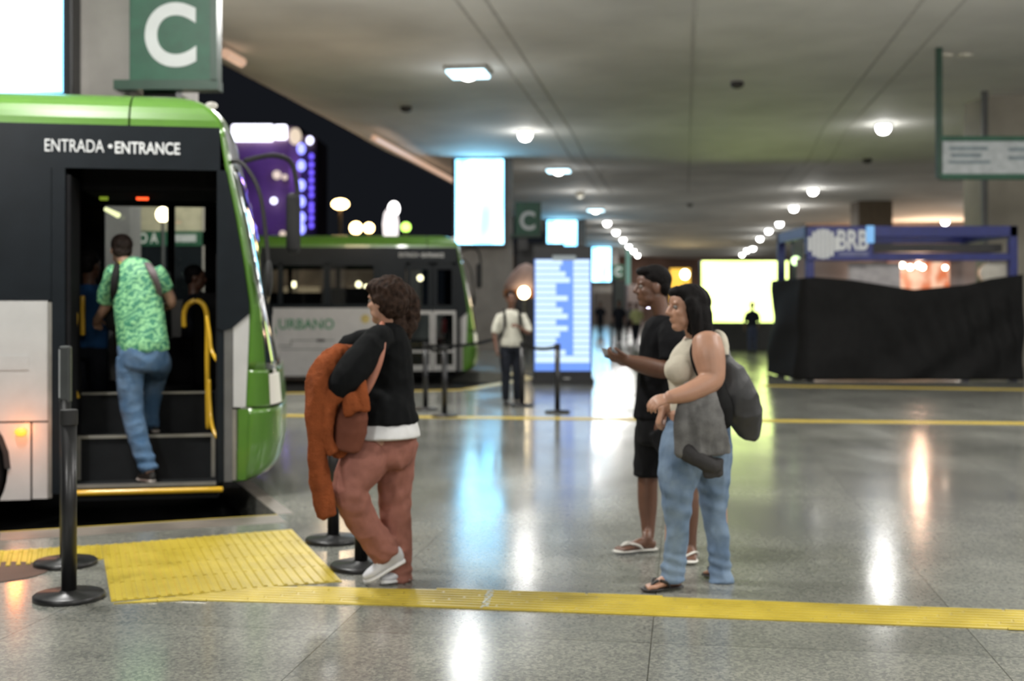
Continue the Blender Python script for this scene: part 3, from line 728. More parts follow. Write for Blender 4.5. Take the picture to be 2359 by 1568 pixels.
b.rings([[Vector((cx+.30*math.cos(a), y, cz+.24*math.sin(a))) for a in [2*math.pi*i/24 for i in range(24)]] for y in (.2,.3)]).obj('round_white_panel', mat('off_white_panel', (.50,.47,.40), .4), t)
light('POINT', (kx0+px_(2150), Yk+.8, zk(625)), 40, (1,.6,.4), .1)
# black drape round the kiosk
vs = []; nx, nzz = 90, 34
def droop(s_):  # top edge of the cloth along the front, 0..1
    return interp([(0,zk(640)),(.05,zk(638)),(.22,zk(645)),(.5,zk(667)),(.75,zk(655)),(.85,zk(642)),(1,zk(632))], s_)
pathd = []
for i in range(nx+1):
    k = i/nx
    if k < .18: q = k/.18; p = Vector((-.08, 2.7*(1-q)-.0, 0)); nn = Vector((-1,0,0)); tp = zk(640)-.0*q
    else: q = (k-.18)/.82; p = Vector((-.08+(kw+.12)*q, -.10, 0)); nn = Vector((0,-1,0)); tp = droop(q)
    pathd.append((p, nn, tp, k))
for j in range(nzz+1):
    h = j/nzz
    for p, nn, tp, k in pathd:
        zq = tp*(1-h)+.02*h
        sag = .055*math.sin(16*k+7*h+2.5*math.sin(5*k+3*h))*(.3+h*.7)+.05*math.sin(9*(k-.3)**2*8-5*h)*math.sin(math.pi*h)
        sag += .03*noise.noise(Vector((k*9, h*5, 0)))
        vs.append(p+nn*(sag+.06*h+.05)+Vector((0,0,zq)))
fs = [(j*(nx+1)+i, (j+1)*(nx+1)+i, (j+1)*(nx+1)+i+1, j*(nx+1)+i+1) for j in range(nzz) for i in range(nx)]
dr = mesh_obj('cloth_cover', vs, fs, mat('black_cloth', (.010,.010,.010), .75, bump=.2, bscale=30), None, True); dr.location = (kx0, Yk, 0)
so = dr.modifiers.new('t', 'SOLIDIFY'); so.thickness = .012
tag(dr, 'black cloth drape hung around the lower half of the blue kiosk', 'cloth drape')
# narrow lit column left of kiosk
t = thing('slim_totem', 'slim totem with a small green-white light at the left corner of the kiosk', 'totem', at(1838,YH,27)-Vector((0,0,EYE)))
B().box(-.12,.12,-.1,.1,0,EYE+165/F*27).obj('body', mat('grey_green_totem', (.05,.07,.06), .4), t, bevel=.01)
B().ell((-.08,-.14,EYE+104/F*27), .10).obj('lamp', glow('green_white_lamp', (.7,1,.5), 3), t, smooth=True)
# hanging sign top right
Ys = 24.5
t = thing('hanging_sign', 'green framed direction sign with a pale panel hanging at the upper right', 'sign', (at(2163,0,Ys).x, Ys, 0)); zs = lambda py: EYE-(py-YH)/F*Ys; xs_ = lambda px: at(px,0,Ys).x-at(2163,0,Ys).x
bx('hanger', -.055, .055, -.05, .05, zs(410), 6.72, M['signdark'], t)
bx('hanger', xs_(2520), xs_(2520)+.11, -.05, .05, zs(410), 6.72, M['signdark'], t)
s = bx('sign_panel', xs_(2166), xs_(2560), -.02, .09, zs(404), zs(322), M['signwhite'], t, .01)
bx('frame_rail', xs_(2166), xs_(2560), -.06, .12, zs(325), zs(314), M['signgreen'], t); bx('frame_rail', xs_(2166), xs_(2560), -.06, .12, zs(413), zs(401), M['signgreen'], t)
gt = mat('grey_sign_print', (.20,.25,.27), .6)
for (a_, b_, c_, d_) in ((2185,2275,338,346),(2190,2260,354,362),(2185,2280,370,377),(2322,2420,340,348),(2322,2400,360,368)): bx('print_line', xs_(a_), xs_(b_), -.03, -.02, zs(d_), zs(c_), gt, s)
# pier right and duct above kiosk
p = B().box(at(2272,0,30).x, at(2420,0,30).x+1, 30, 31.5, 0, 6.75).obj('wall_pier', mat('beige_pier', (.36,.33,.27), .7, vscale=1)); p['kind'] = 'structure'
tag(B().box(at(2260,0,29.5).x, at(2268,0,29.5).x+.05, 29.4, 29.5, 2.9, 6.7).obj('conduit', M['greyframe']), 'thin dark vertical conduit below the hanging sign', 'conduit')
tag(B().box(at(1978,0,60).x, at(2056,0,60).x, 60, 61.5, 4.2, 6.7).obj('hanging_box', mat('brown_box', (.16,.12,.08), .7)), 'square brown box hanging from the ceiling above the kiosk', 'duct')
light('AREA', Vector((24, 70, 4.8)), 420, (1,.66,.44), 6, (R(180),0,0), 180)
tag(B().box(*sorted((at(1545,0,100).x, at(1590,0,100).x)), 100, 100.4, 0, 4.6).obj('shop_sign', glow('amber_sign', (1,.55,.04), 1.3)), 'small amber lit shop sign between the two standing people', 'sign')
pole_lamp(1578, 632, 98, .34, 'white lamp beside the amber shop sign', M['warm'], None, 0)
pole_lamp(1494, 703, 80, .14, 'tiny violet white light under the young man\'s chin', glow('violet_white_lamp', (.8,.75,1), 8), None, 0)
# far screens and low booths towards the end of the concourse
tag(B().box(at(1443,0,110).x, at(1452,0,110).x, 110, 110.3, EYE+45/110, 6.68).obj('far_banner', glow('teal_banner', (.25,.55,.45), .5)), 'narrow teal banner far down the concourse', 'banner')
for a_, b_, Yq, h, cc, lab in ((1372,1412,100,2.6,(.22,.19,.17),'far grey booth right of the timetable board'),(1415,1440,88,3.4,(.05,.06,.055),'far dark green booth left of the young man'),
                          (1446,1480,95,3.2,(.38,.30,.28),'far pinkish booth beside the young man')):
    tag(B().box(at(a_,0,Yq).x, at(b_,0,Yq).x, Yq, Yq+2, 0, h).obj('far_booth', mat('booth', cc, .6)), lab, 'booth')

# ------------------------------------------------------------------ outside: tower, street lamps, distant bus sign
Yt = 160.; X = lambda px: at(px,0,Yt).x; Z = lambda py: EYE-(py-YH)/F*Yt
t = thing('office_tower', 'tall tower lit purple with blue light columns behind the near bus', 'building', (X(630), Yt, 0)); ox = X(630)
M['tower'] = mat('brown_tower_wall', (.20,.13,.15), .7, vscale=.15, var=.35)
B().box(X(500)-ox, X(690)-ox, 0, 14, 0, Z(292)).obj('wall', M['tower'], t)
B().rings([[Vector((X(x)-ox, y, z)) for x, y in ((672,-1.5),(700,-3),(731,-1.2),(733,8),(672,8))] for z in (0, Z(318))]).obj('corner_tower', M['tower'], t)
B().box(X(536)-ox, X(631)-ox, -.6, -.2, Z(326), Z(288)).obj('roof_sign', glow('white_roof_sign', (.85,.85,1), 4), t, bevel=.2)
B().box(X(634)-ox, X(662)-ox, -.6, -.2, Z(322), Z(289)).obj('roof_lamp', bpy.data.materials['white_roof_sign'], t, bevel=.6)
bl = glow('blue_led', (.25,.27,1), 3.0); bl2 = glow('deep_blue_led', (.16,.10,1), 1.8); cr = glow('cream_glow', (1,.82,.62), .9); wv = glow('lilac_led', (.75,.75,1), 4)
for py in (350, 388, 432, 469, 505, 530): B().ell((X(704)-ox, -3.3, Z(py)), (.52,.2,.72)).obj('light', bl, t, smooth=True)
for py in (365, 384, 402, 419, 437, 453, 475, 488, 505, 522): B().ell((X(724.5)-ox, -2.4, Z(py)), (.28,.2,.38)).obj('light', bl2, t, smooth=True)
B().ell((X(721)-ox, -2.4, Z(329)), (.4,.2,.5)).obj('light', wv, t, smooth=True); B().ell((X(690)-ox, -3.2, Z(322)), (.8,.2,1.1)).obj('light', cr, t, smooth=True)
for px, py, mm, rr in ((642,405,cr,.55),(660,410,cr,.35),(635,464,wv,.4),(655,540,cr,.4)): B().ell((X(px)-ox, -1.2, Z(py)), rr).obj('light', mm, t, smooth=True)
for px, py, e in ((590,335,420),(610,440,150),(665,400,300),(560,520,260),(650,520,180)): light('POINT', (X(px), Yt-4, Z(py)), e, (.30,.16,1), .5)
def street_lamp(px, py, Y, r, label, m, pole=True, rz=.6):
    p = at(px, py, Y); t = thing('street_lamp', label, 'street lamp', (p.x, p.y, -.24))
    B().ell((0,0,p.z+.24), (r,r*.6,r*rz)).obj('lamp_head', m, t, smooth=True)
    B().cyl((0,0,0),(0,0,p.z+.24-r*rz*.6), .11, n=10).obj('pole', mat('lamp_post_paint', (.25,.18,.1), .6), t)
am = glow('amber_street_light', (1,.68,.30), 14)
street_lamp(784, 470, 90, .62, 'tall street lamp with a wide amber head', am)
street_lamp(820, 525, 95, .46, 'left one of two low round amber street lamps', am, rz=1)
street_lamp(850, 525, 95, .38, 'right one of two low round amber street lamps', am, rz=1)
street_lamp(935, 523, 90, .34, 'low round green street light', glow('green_signal', (.55,1,.15), 4), rz=1)
p = at(900, 545, 95)
t = thing('lit_monument', 'white floodlit figure-like monument beyond the far bus', 'monument', (p.x, p.y, -.24))
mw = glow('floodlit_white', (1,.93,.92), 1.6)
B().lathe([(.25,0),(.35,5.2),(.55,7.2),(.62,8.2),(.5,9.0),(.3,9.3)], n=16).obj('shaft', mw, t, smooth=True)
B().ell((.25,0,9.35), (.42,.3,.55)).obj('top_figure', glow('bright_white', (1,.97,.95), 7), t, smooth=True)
# building and lights seen through the far bus windows
t = thing('low_shop_building', 'low beige lit building seen through the windows of the far bus', 'building', (-14, 48, -.24))
B().box(-6, 10, 0, 6, 0, 3.6).obj('wall', mat('beige_facade', (.45,.36,.30), .7, vscale=.6, var=.5), t)
for i in range(6): B().box(-5+2.5*i, -3.6+2.5*i, -.06, .02, .4, 2.5).obj('shop_front', glow('shop_glow', (1,.70,.42), .55) if i == 0 else bpy.data.materials['shop_glow'], t)
for px, py, Y in ((683,600,40),(677,655,44),(826,655,44),(845,662,44),(652,610,46),(968,640,44)):
    pole_lamp(px, py, Y, .095, 'small warm lamp beyond the far bus', M['warm'], 'warm lamps beyond the far bus')
for x, y, e in ((-16, 40, 260), (-9, 40, 260), (-3.5, 24.6, 50)): light('POINT', (x, y, 3.6), e, (1,.72,.45), .3)
# sign seen through the near bus
Yv = 20; t = thing('overhead_sign', 'green overhead sign with white capitals seen through the near bus', 'sign', (at(360,0,Yv).x, Yv, 0))
x_ = lambda px: at(px,0,Yv).x-at(360,0,Yv).x; z_ = lambda py: EYE-(py-YH)/F*Yv
bx('panel', x_(225), x_(475), 0, .1, z_(566), z_(532), M['signgreen'], t)
text('DO A', x_(303), x_(364), z_(560), z_(536), 0, M['whitetext'], t, 'lettering', bold=.02)
bx('lettering', x_(402), x_(452), -.01, 0, z_(557), z_(540), M['signwhite'], t)
bx('lower_panel', x_(225), x_(475), .02, .08, z_(640), z_(566), M['busblack'], t)
bx('upper_panel', x_(225), x_(475), .02, .08, z_(532), z_(470), mat('beige_panel', (.40,.38,.28), .6), t)
bx('support_post', x_(228), x_(236), .0, .1, -.24, z_(470), M['concrete'], t); bx('support_post', x_(466), x_(474), .0, .1, -.24, z_(470), M['concrete'], t)
light('POINT', (at(380,0,18.8).x, 18.6, 3.5), 60, (1,.85,.6), .1)
pole_lamp(375, 494, 18, .10, 'bright warm lamp seen through the open bus door', M['warm'])

# ------------------------------------------------------------------ people
UP = Vector((0,0,1))
def skinm(name, c): 
    m = mat(name, c, .45, var=.06, vscale=12); m.node_tree.nodes['Principled BSDF'].inputs['Subsurface Weight'].default_value = .06
    m.node_tree.nodes['Principled BSDF'].inputs['Subsurface Radius'].default_value = (.02,.01,.005); return m
SK = dict(a=skinm('warm_light_skin', (.42,.24,.165)), b=skinm('tan_skin', (.40,.215,.14)), c=skinm('deep_brown_skin', (.125,.058,.035)), d=skinm('fair_tan_skin', (.40,.24,.17)))
HAIR = dict(brown=mat('dark_brown_hair', (.028,.016,.011), .75, vscale=40, var=.5, bump=.5, bscale=120), black=mat('black_hair', (.006,.005,.005), .7, vscale=40, var=.4, bump=.4, bscale=120))
EYEM = mat('eye_white', (.22,.19,.17), .5); IRIS = mat('dark_iris', (.01,.008,.006), .2)
class Who:
    """a figure standing at depth Y; joints are given where they stand in the view with a depth offset"""
    def __init__(s, Y, base, label, name='person'):
        s.Y = Y; s.base = base; s.t = thing(name, label, 'person', base); s.k = Y/F
    def P(s, px, py, dy=0.): return at(px, py, s.Y+dy)
    def L(s, *pts): return [(s.P(p[0], p[1], p[2]), p[3]*s.k, (p[4] if len(p) > 4 else p[3])*s.k) for p in pts]
def head(b, c, f, size=1., up=UP, neck=None):
    """skull, jaw, nose, brow, lips and ears joined as one; f = facing direction"""
    f = f.normalized(); r = f.cross(up).normalized(); u = r.cross(f).normalized(); s = size; ax = (f, r, u)
    q = lambda a, bb, d: c+f*a*s+r*bb*s+u*d*s
    b.ell(q(-.012,0,.035), (.095*s,.075*s,.088*s), ax); b.ell(q(.022,0,-.030), (.066*s,.060*s,.078*s), ax)
    b.ell(q(.048,0,-.088), (.034*s,.034*s,.028*s), ax); b.ell(q(.045,0,.045), (.045*s,.055*s,.05*s), ax)
    b.limb([(q(.082,0,.022), .009*s), (q(.097,0,.0), .011*s), (q(.104,0,-.022), .015*s)], side=r, n=10)
    b.ell(q(.090,.011,-.026), (.012*s,.010*s,.009*s), ax, 10, 8); b.ell(q(.090,-.011,-.026), (.012*s,.010*s,.009*s), ax, 10, 8)
    b.ell(q(.080,0,-.052), (.014*s,.024*s,.008*s), ax, 12, 8); b.ell(q(.077,0,-.062), (.014*s,.021*s,.009*s), ax, 12, 8)
    for g in (-1, 1):
        b.ell(q(.074,g*.031,.030), (.014*s,.024*s,.009*s), ax, 12, 8); b.ell(q(.050,g*.042,-.018), (.028*s,.018*s,.022*s), ax, 12, 8)
        b.ell(q(-.010,g*.077,-.004), (.020*s,.010*s,.032*s), ax, 12, 8); b.ell(q(.028,g*.040,-.060), (.03*s,.02*s,.028*s), ax, 12, 8)
    if neck: b.limb([(q(-.025,0,-.05), .056*s), ((q(-.025,0,-.05)+neck)/2, .052*s), (neck, .060*s)], n=16)
    return q
def eyes(q, parent, origin, s=1.):
    for g in (-1, 1):
        e = B().ell(q(.0725, g*.031, .010), .0122*s, n=12, m=8).obj('eye', EYEM, parent, True, origin=origin)
        B().ell(q(.0825, g*.032, .010), .0050*s, n=10, m=6).obj('iris', IRIS, e, True, origin=origin)
def hand(b, w, d, n, side, curl=.5, s=1., spread=.0, thumb=.6):
    """w wrist, d direction of the palm, n the way the palm faces, side = thumb side"""
    d = d.normalized(); n = (n-d*n.dot(d)).normalized(); l = d.cross(n).normalized()*side
    P_ = lambda a, c, e: w+d*a*s+l*c*s+n*e*s
    b.limb([(P_(-.015,0,0), .026*s, .020*s), (P_(.02,0,0), .033*s, .018*s), (P_(.06,0,0), .041*s, .016*s), (P_(.088,0,.002), .040*s, .013*s)], side=l, n=16, cap=.5)
    for i, ln in enumerate((.070,.078,.072,.056)):
        off = (.030-.020*i); p = P_(.086-.004*abs(i-1.2), off, 0); ang = 0; pts = [(p-d*.012*s, .0092*s)]
        dd = (d+l*spread*(1.5-i)).normalized(); pts.append((p.copy(), .0092*s))
        for j, fr in enumerate((.42,.32,.26)):
            ang += curl*(1.0, 1.15, .8)[j]*(1+.08*i); v = dd*math.cos(ang)+n*math.sin(ang)
            p = p+v*ln*fr*s; pts.append((p.copy(), (.0088,.0080,.0068)[j]*s))
        b.limb(pts, n=10, sub=3)
    p = P_(.018,.026,.006); pts = [(p-l*.012*s, .014*s), (p.copy(), .0125*s)]
    for j, ln in enumerate((.036,.030,.024)):
        a = thumb*(.9-.1*j); v = (d*math.cos(a)+l*math.sin(a)*(1-.35*j)+n*(.25+.35*j)*curl).normalized(); p = p+v*ln*s; pts.append((p.copy(), (.0115,.0105,.0085)[j]*s))
    b.limb(pts, n=10, sub=3)
def shoe(heel, toe, up, w, h, parent, origin, m_up, m_sole, ankle=None):
    d = (toe-heel); L = d.length; d.normalize(); r = d.cross(up).normalized(); u = r.cross(d)
    so = B().limb([(heel+d*L*k+u*.012, w*ww, .014) for k, ww in ((.07,.72),(.25,.78),(.45,.76),(.7,1.0),(.88,.85),(.96,.5))], side=r, cap=.8)
    up_ = B().limb([(heel+d*L*k+u*(.016+h*hh*.5), w*ww, h*hh*.5+.006) for k, ww, hh in ((.08,.62,1.0),(.2,.70,1.05),(.38,.70,.95),(.6,.85,.62),(.8,.82,.48),(.92,.5,.36))], side=r, cap=.7)
    if ankle: up_.limb([(heel+d*L*.2+u*h*.8, w*.72), (ankle, w*.70)])
    o = up_.skin('shoe', m_up, parent, origin, .006, 4); s_ = so.obj('sole', m_sole, o, True, origin=origin)
    lc = B()
    for k in (.42,.50,.58): lc.limb([(heel+d*L*k-r*w*.45+u*(h*(1.15-.75*k)+.012), .004), (heel+d*L*k+u*(h*(1.25-.75*k)+.016), .004), (heel+d*L*k+r*w*.45+u*(h*(1.15-.75*k)+.012), .004)], n=6)
    lc.obj('lace', m_sole, o, True, origin=origin)
    return o
def foot(b, heel, toe, ankle, s=1., inner=1):
    """bare foot with five toes"""
    d = (toe-heel); L = d.length; d.normalize(); r = d.cross(UP).normalized()*inner
    b.limb([(heel+d*L*k+UP*h, w*s, hh*s) for k, w, h, hh in ((.08,.030,.032,.030),(.25,.032,.040,.036),(.45,.034,.036,.032),(.65,.042,.024,.021),(.78,.042,.017,.015))], side=r, cap=.8)
    b.limb([(heel+d*L*.22+UP*.045, .036*s), (heel+d*L*.22+UP*.08, .029*s), (ankle+UP*.03, .026*s)])
    for i, (ln, rr) in enumerate(((.23,.0125),(.22,.0095),(.20,.009),(.17,.0085),(.14,.008))):
        p = heel+d*L*.76+r*(.030-.0165*i)*s+UP*.014; b.limb([(p, rr), (p+d*L*ln*.6+UP*.003, rr), (p+d*L*ln-UP*.003, rr*.9)], n=10)
def flipflop(heel, toe, parent, origin, m, inner=1, s=1., z=.0):
    d = (toe-heel); L = d.length; d.normalize(); r = d.cross(UP).normalized()*inner; z0 = UP*(.009+z)
    so = B().limb([(heel+d*L*k+z0, w*s, .008) for k, w in ((-.02,.030),(.15,.040),(.45,.038),(.75,.052),(.98,.046),(1.06,.028))], side=r, cap=1.0)
    o = so.obj('sandal', m, parent, True, origin=origin)
    p = heel+d*L*.86+r*.018*s+UP*.028
    st = B()
    for g, w in ((1,.040),(-1,.045)): st.limb([(p, .006,.006), (heel+d*L*.70+r*g*.026*s+UP*.048, .0085,.005), (heel+d*L*.50+r*g*.042*s+UP*.036, .0085,.005), (heel+d*L*.40+r*g*.042*s+UP*.012, .007,.005)], n=8)
    st.limb([(p+UP*.002, .005), (heel+d*L*.87+r*.014*s+UP*.008, .005)], n=8)
    st.obj('strap', m, o, True, origin=origin)
V = Vector
# ---- woman walking, black sweater, rose trousers
def walking_woman():
    Yp = 6.53; base = V((*fp(893,1348), 0)); w = Who(Yp, base, 'woman in a black sweater and rose-brown trousers walking left with a jacket over her arm'); t = w.t; O = base; P = w.P
    rose = mat('rose_brown_cotton', (.27,.115,.088), .8, vscale=14, bump=.25, bscale=220); blk = mat('black_knit', (.005,.0055,.006), .85, vscale=30, bump=.5, bscale=300)
    wht = mat('white_cotton', (.66,.66,.66), .8); shw = mat('white_canvas_shoe', (.55,.56,.60), .7); shs = mat('white_rubber_sole', (.68,.68,.68), .5)
    f = V((-.86,.52,0)); b = B(); q = head(b, P(887,697,0), f, 1.0, neck=P(893,768,.02))
    b.limb(w.L((893,772,.02,34),(893,800,.0,46),(893,900,0,44),(888,1000,0,56))); b.limb(w.L((862,1010,-.06,44),(812,1118,-.10,32),(840,1200,-.05,26),(888,1265,.03,21),(893,1290,.04,20)))
    b.limb(w.L((915,1010,.08,40),(906,1150,.10,30),(912,1250,.10,24),(918,1330,.10,18)))
    b.limb(w.L((868,785,-.14,20),(815,850,-.25,22),(786,888,-.28,18),(784,918,-.24,14)))
    hand(b, P(784,918,-.24), V((-.15,.25,-1)), V((.8,.5,0)), 1, .55, .95)
    b.limb(w.L((905,785,.17,20),(840,790,.33,20),(795,800,.36,18),(778,850,.30,15),(772,880,.24,13)))
    hand(b, P(772,882,.24), V((-.1,-.2,-1)), V((.6,-.6,0)), -1, .5, .95)
    bo = b.skin('body', SK['a'], t, O, .0065, 3); eyes(q, t, O)
    h = B(); r = f.cross(UP)
    h.ell(q(-.030,0,.052), (.100,.090,.092), (f, r, UP)); h.ell(q(-.055,0,-.005), (.075,.086,.080), (f, r, UP)); h.ell(q(.03,0,.082), (.07,.072,.045), (f, r, UP))
    h.ell(q(-.030,-.062,.03), (.055,.03,.05), (f, r, UP))
    h.limb(w.L((918,668,.06,22),(938,690,.08,24),(944,722,.08,23),(936,758,.06,19),(928,785,.05,9)))
    h.limb(w.L((905,735,.02,26),(918,762,.03,20),(922,790,.0,10)))
    h.skin('hair', HAIR['brown'], t, O, .008, 3, wrinkle=(.012, 34, (1,1,.55)))
    p = B(); p.limb(w.L((889,962,0,66,50),(885,1000,0,73,58),(882,1040,.0,73,60),(880,1062,.0,66,56)), cap=.3)
    p.limb(w.L((860,1030,-.06,48),(838,1062,-.09,54),(815,1105,-.12,44),(808,1135,-.13,38),(822,1175,-.09,36),(846,1215,-.04,34),(872,1250,.0,33),(890,1272,.03,35)), cap=.15)
    p.limb(w.L((918,1015,.08,44),(912,1070,.10,44),(908,1130,.10,39),(912,1200,.10,34),(917,1260,.10,31),(920,1300,.10,28),(921,1336,.10,27)), cap=.15)
    def fold(c):
        z = c.z; k = P(808,1135,-.13); kd = (c-k).length
        d = .006*math.sin(c.z*75+c.x*22)*max(0, 1-kd/.16)
        a = P(890,1265,.03); d += .007*math.sin(c.z*110+c.x*40)*max(0, 1-(c-a).length/.13)
        a = P(920,1325,.1); d += .007*math.sin(c.z*115)*max(0, 1-(c-a).length/.13); a = P(908,1140,.1); d += .006*math.sin(c.z*70-c.x*30)*max(0, 1-(c-a).length/.17)
        return d
    tr = p.skin('trousers', rose, t, O, .0075, 3, wrinkle=(.010, 11, (1,1,.6)), fold=fold)
    B().box(-.012,.012,-.02,.02,-.03,.03, Matrix.Translation(P(944,1072,.10))).obj('pocket_flap', rose, tr, bevel=.004, origin=O)
    h = B(); h.limb(w.L((890,952,-.02,68,62),(888,980,-.02,76,74),(888,1004,-.02,80,80)), cap=.08)
    h.skin('shirt_hem', wht, t, O, .0065, 2, wrinkle=(.004, 16, (1,1,.2)), fold=lambda c: 0)
    s = B(); s.limb(w.L((892,752,.02,30,30),(893,768,.01,42,42),(894,790,0,50,52),(896,840,0,54,56),(897,900,0,57,54),(889,940,-.02,70,72),(888,967,-.02,77,80)), cap=.12)
    s.limb(w.L((882,776,-.10,28),(866,786,-.16,31),(838,822,-.23,35),(808,858,-.28,35),(788,884,-.29,32),(784,902,-.27,25)), cap=.3)
    s.limb(w.L((905,785,.14,28),(862,784,.27,28),(820,790,.34,27),(797,805,.36,26),(782,850,.31,23)), cap=.4)
    s.skin('sweater', blk, t, O, .0075, 3, wrinkle=(.008, 11, (1,1,.9)))
    shoe(P(938,1290,.05), P(840,1356,.0)*V((1,1,0))+V((0,0,.010)), V((-.45,-.25,.85)), .052, .085, t, O, shw, shs, P(902,1270,.04))
    shoe(V((fp(938,1352)[0], Yp+.10, .003)), V((fp(868,1360)[0], Yp+.02, .003)), UP, .045, .06, t, O, shw, shs)
    # shoulder bag
    lt = mat('coral_brown_leather', (.30,.115,.07), .5, vscale=5, var=.2); tb = thing('shoulder_bag', 'brown leather shoulder bag with a coral strap at the walking woman\'s hip', 'bag', P(806,1040,-.22))
    bo_ = P(806,1040,-.22)
    b = B(); b.limb(w.L((818,905,-.25,22,14),(812,950,-.25,34,20),(806,1000,-.25,36,22),(800,1032,-.25,30,18)), cap=.5)
    b.skin('bag_body', mat('dark_brown_leather', (.13,.045,.027), .76), tb, bo_, .008, 4, wrinkle=(.005, 10, (1,1,1)))
    B().limb(w.L((893,748,.10,6,8),(883,744,.0,6,9),(878,756,-.13,8,5),(880,778,-.19,10,4),(874,820,-.235,11,4),(862,860,-.25,10,4),(846,895,-.26,9,4),(832,915,-.26,8,4)), sub=6, cap=.4).obj('strap', lt, tb, True, origin=bo_)
    # jacket over the arm
    oj = P(740,1190,-.3); jm = mat('rust_orange_plush', (.23,.060,.019), .9, vscale=10, var=.18, bump=.8, bscale=160)
    tj = B()
    tj.limb(w.L((812,818,-.10,20,22),(785,824,-.16,22,30),(758,842,-.22,26,36),(740,880,-.26,30,36),(735,930,-.27,27,34),(732,990,-.26,24,30),(730,1050,-.25,21,26),(736,1100,-.24,20,24),(746,1150,-.24,20,22),(752,1186,-.24,19,20)), cap=.25)
    tj.limb(w.L((790,850,-.10,22,34),(768,890,-.16,34,38),(768,930,-.18,34,34),(775,985,-.18,30,26),(780,1030,-.19,22,20),(778,1046,-.19,14,14)), cap=.3)
    tj.limb(w.L((808,905,-.30,14,10),(815,935,-.31,24,9),(820,948,-.31,27,8)), cap=.2); tj.limb(w.L((828,862,-.27,8,8),(834,900,-.30,13,7),(836,945,-.31,16,6)), cap=.2)
    tj.limb(w.L((776,905,-.30,20,14),(755,930,-.31,18,14),(750,990,-.30,14,12),(768,1040,-.28,12,10)), cap=.3)
    o = tj.skin('jacket', jm, None, oj, .0075, 3, wrinkle=(.014, 11, (1.2,1,.35)), fold=lambda c: .003*noise.noise(c*60)); o.location = oj
    tag(o, 'rust orange plush jacket draped over the walking woman\'s arm, one sleeve hanging', 'jacket')
walking_woman()

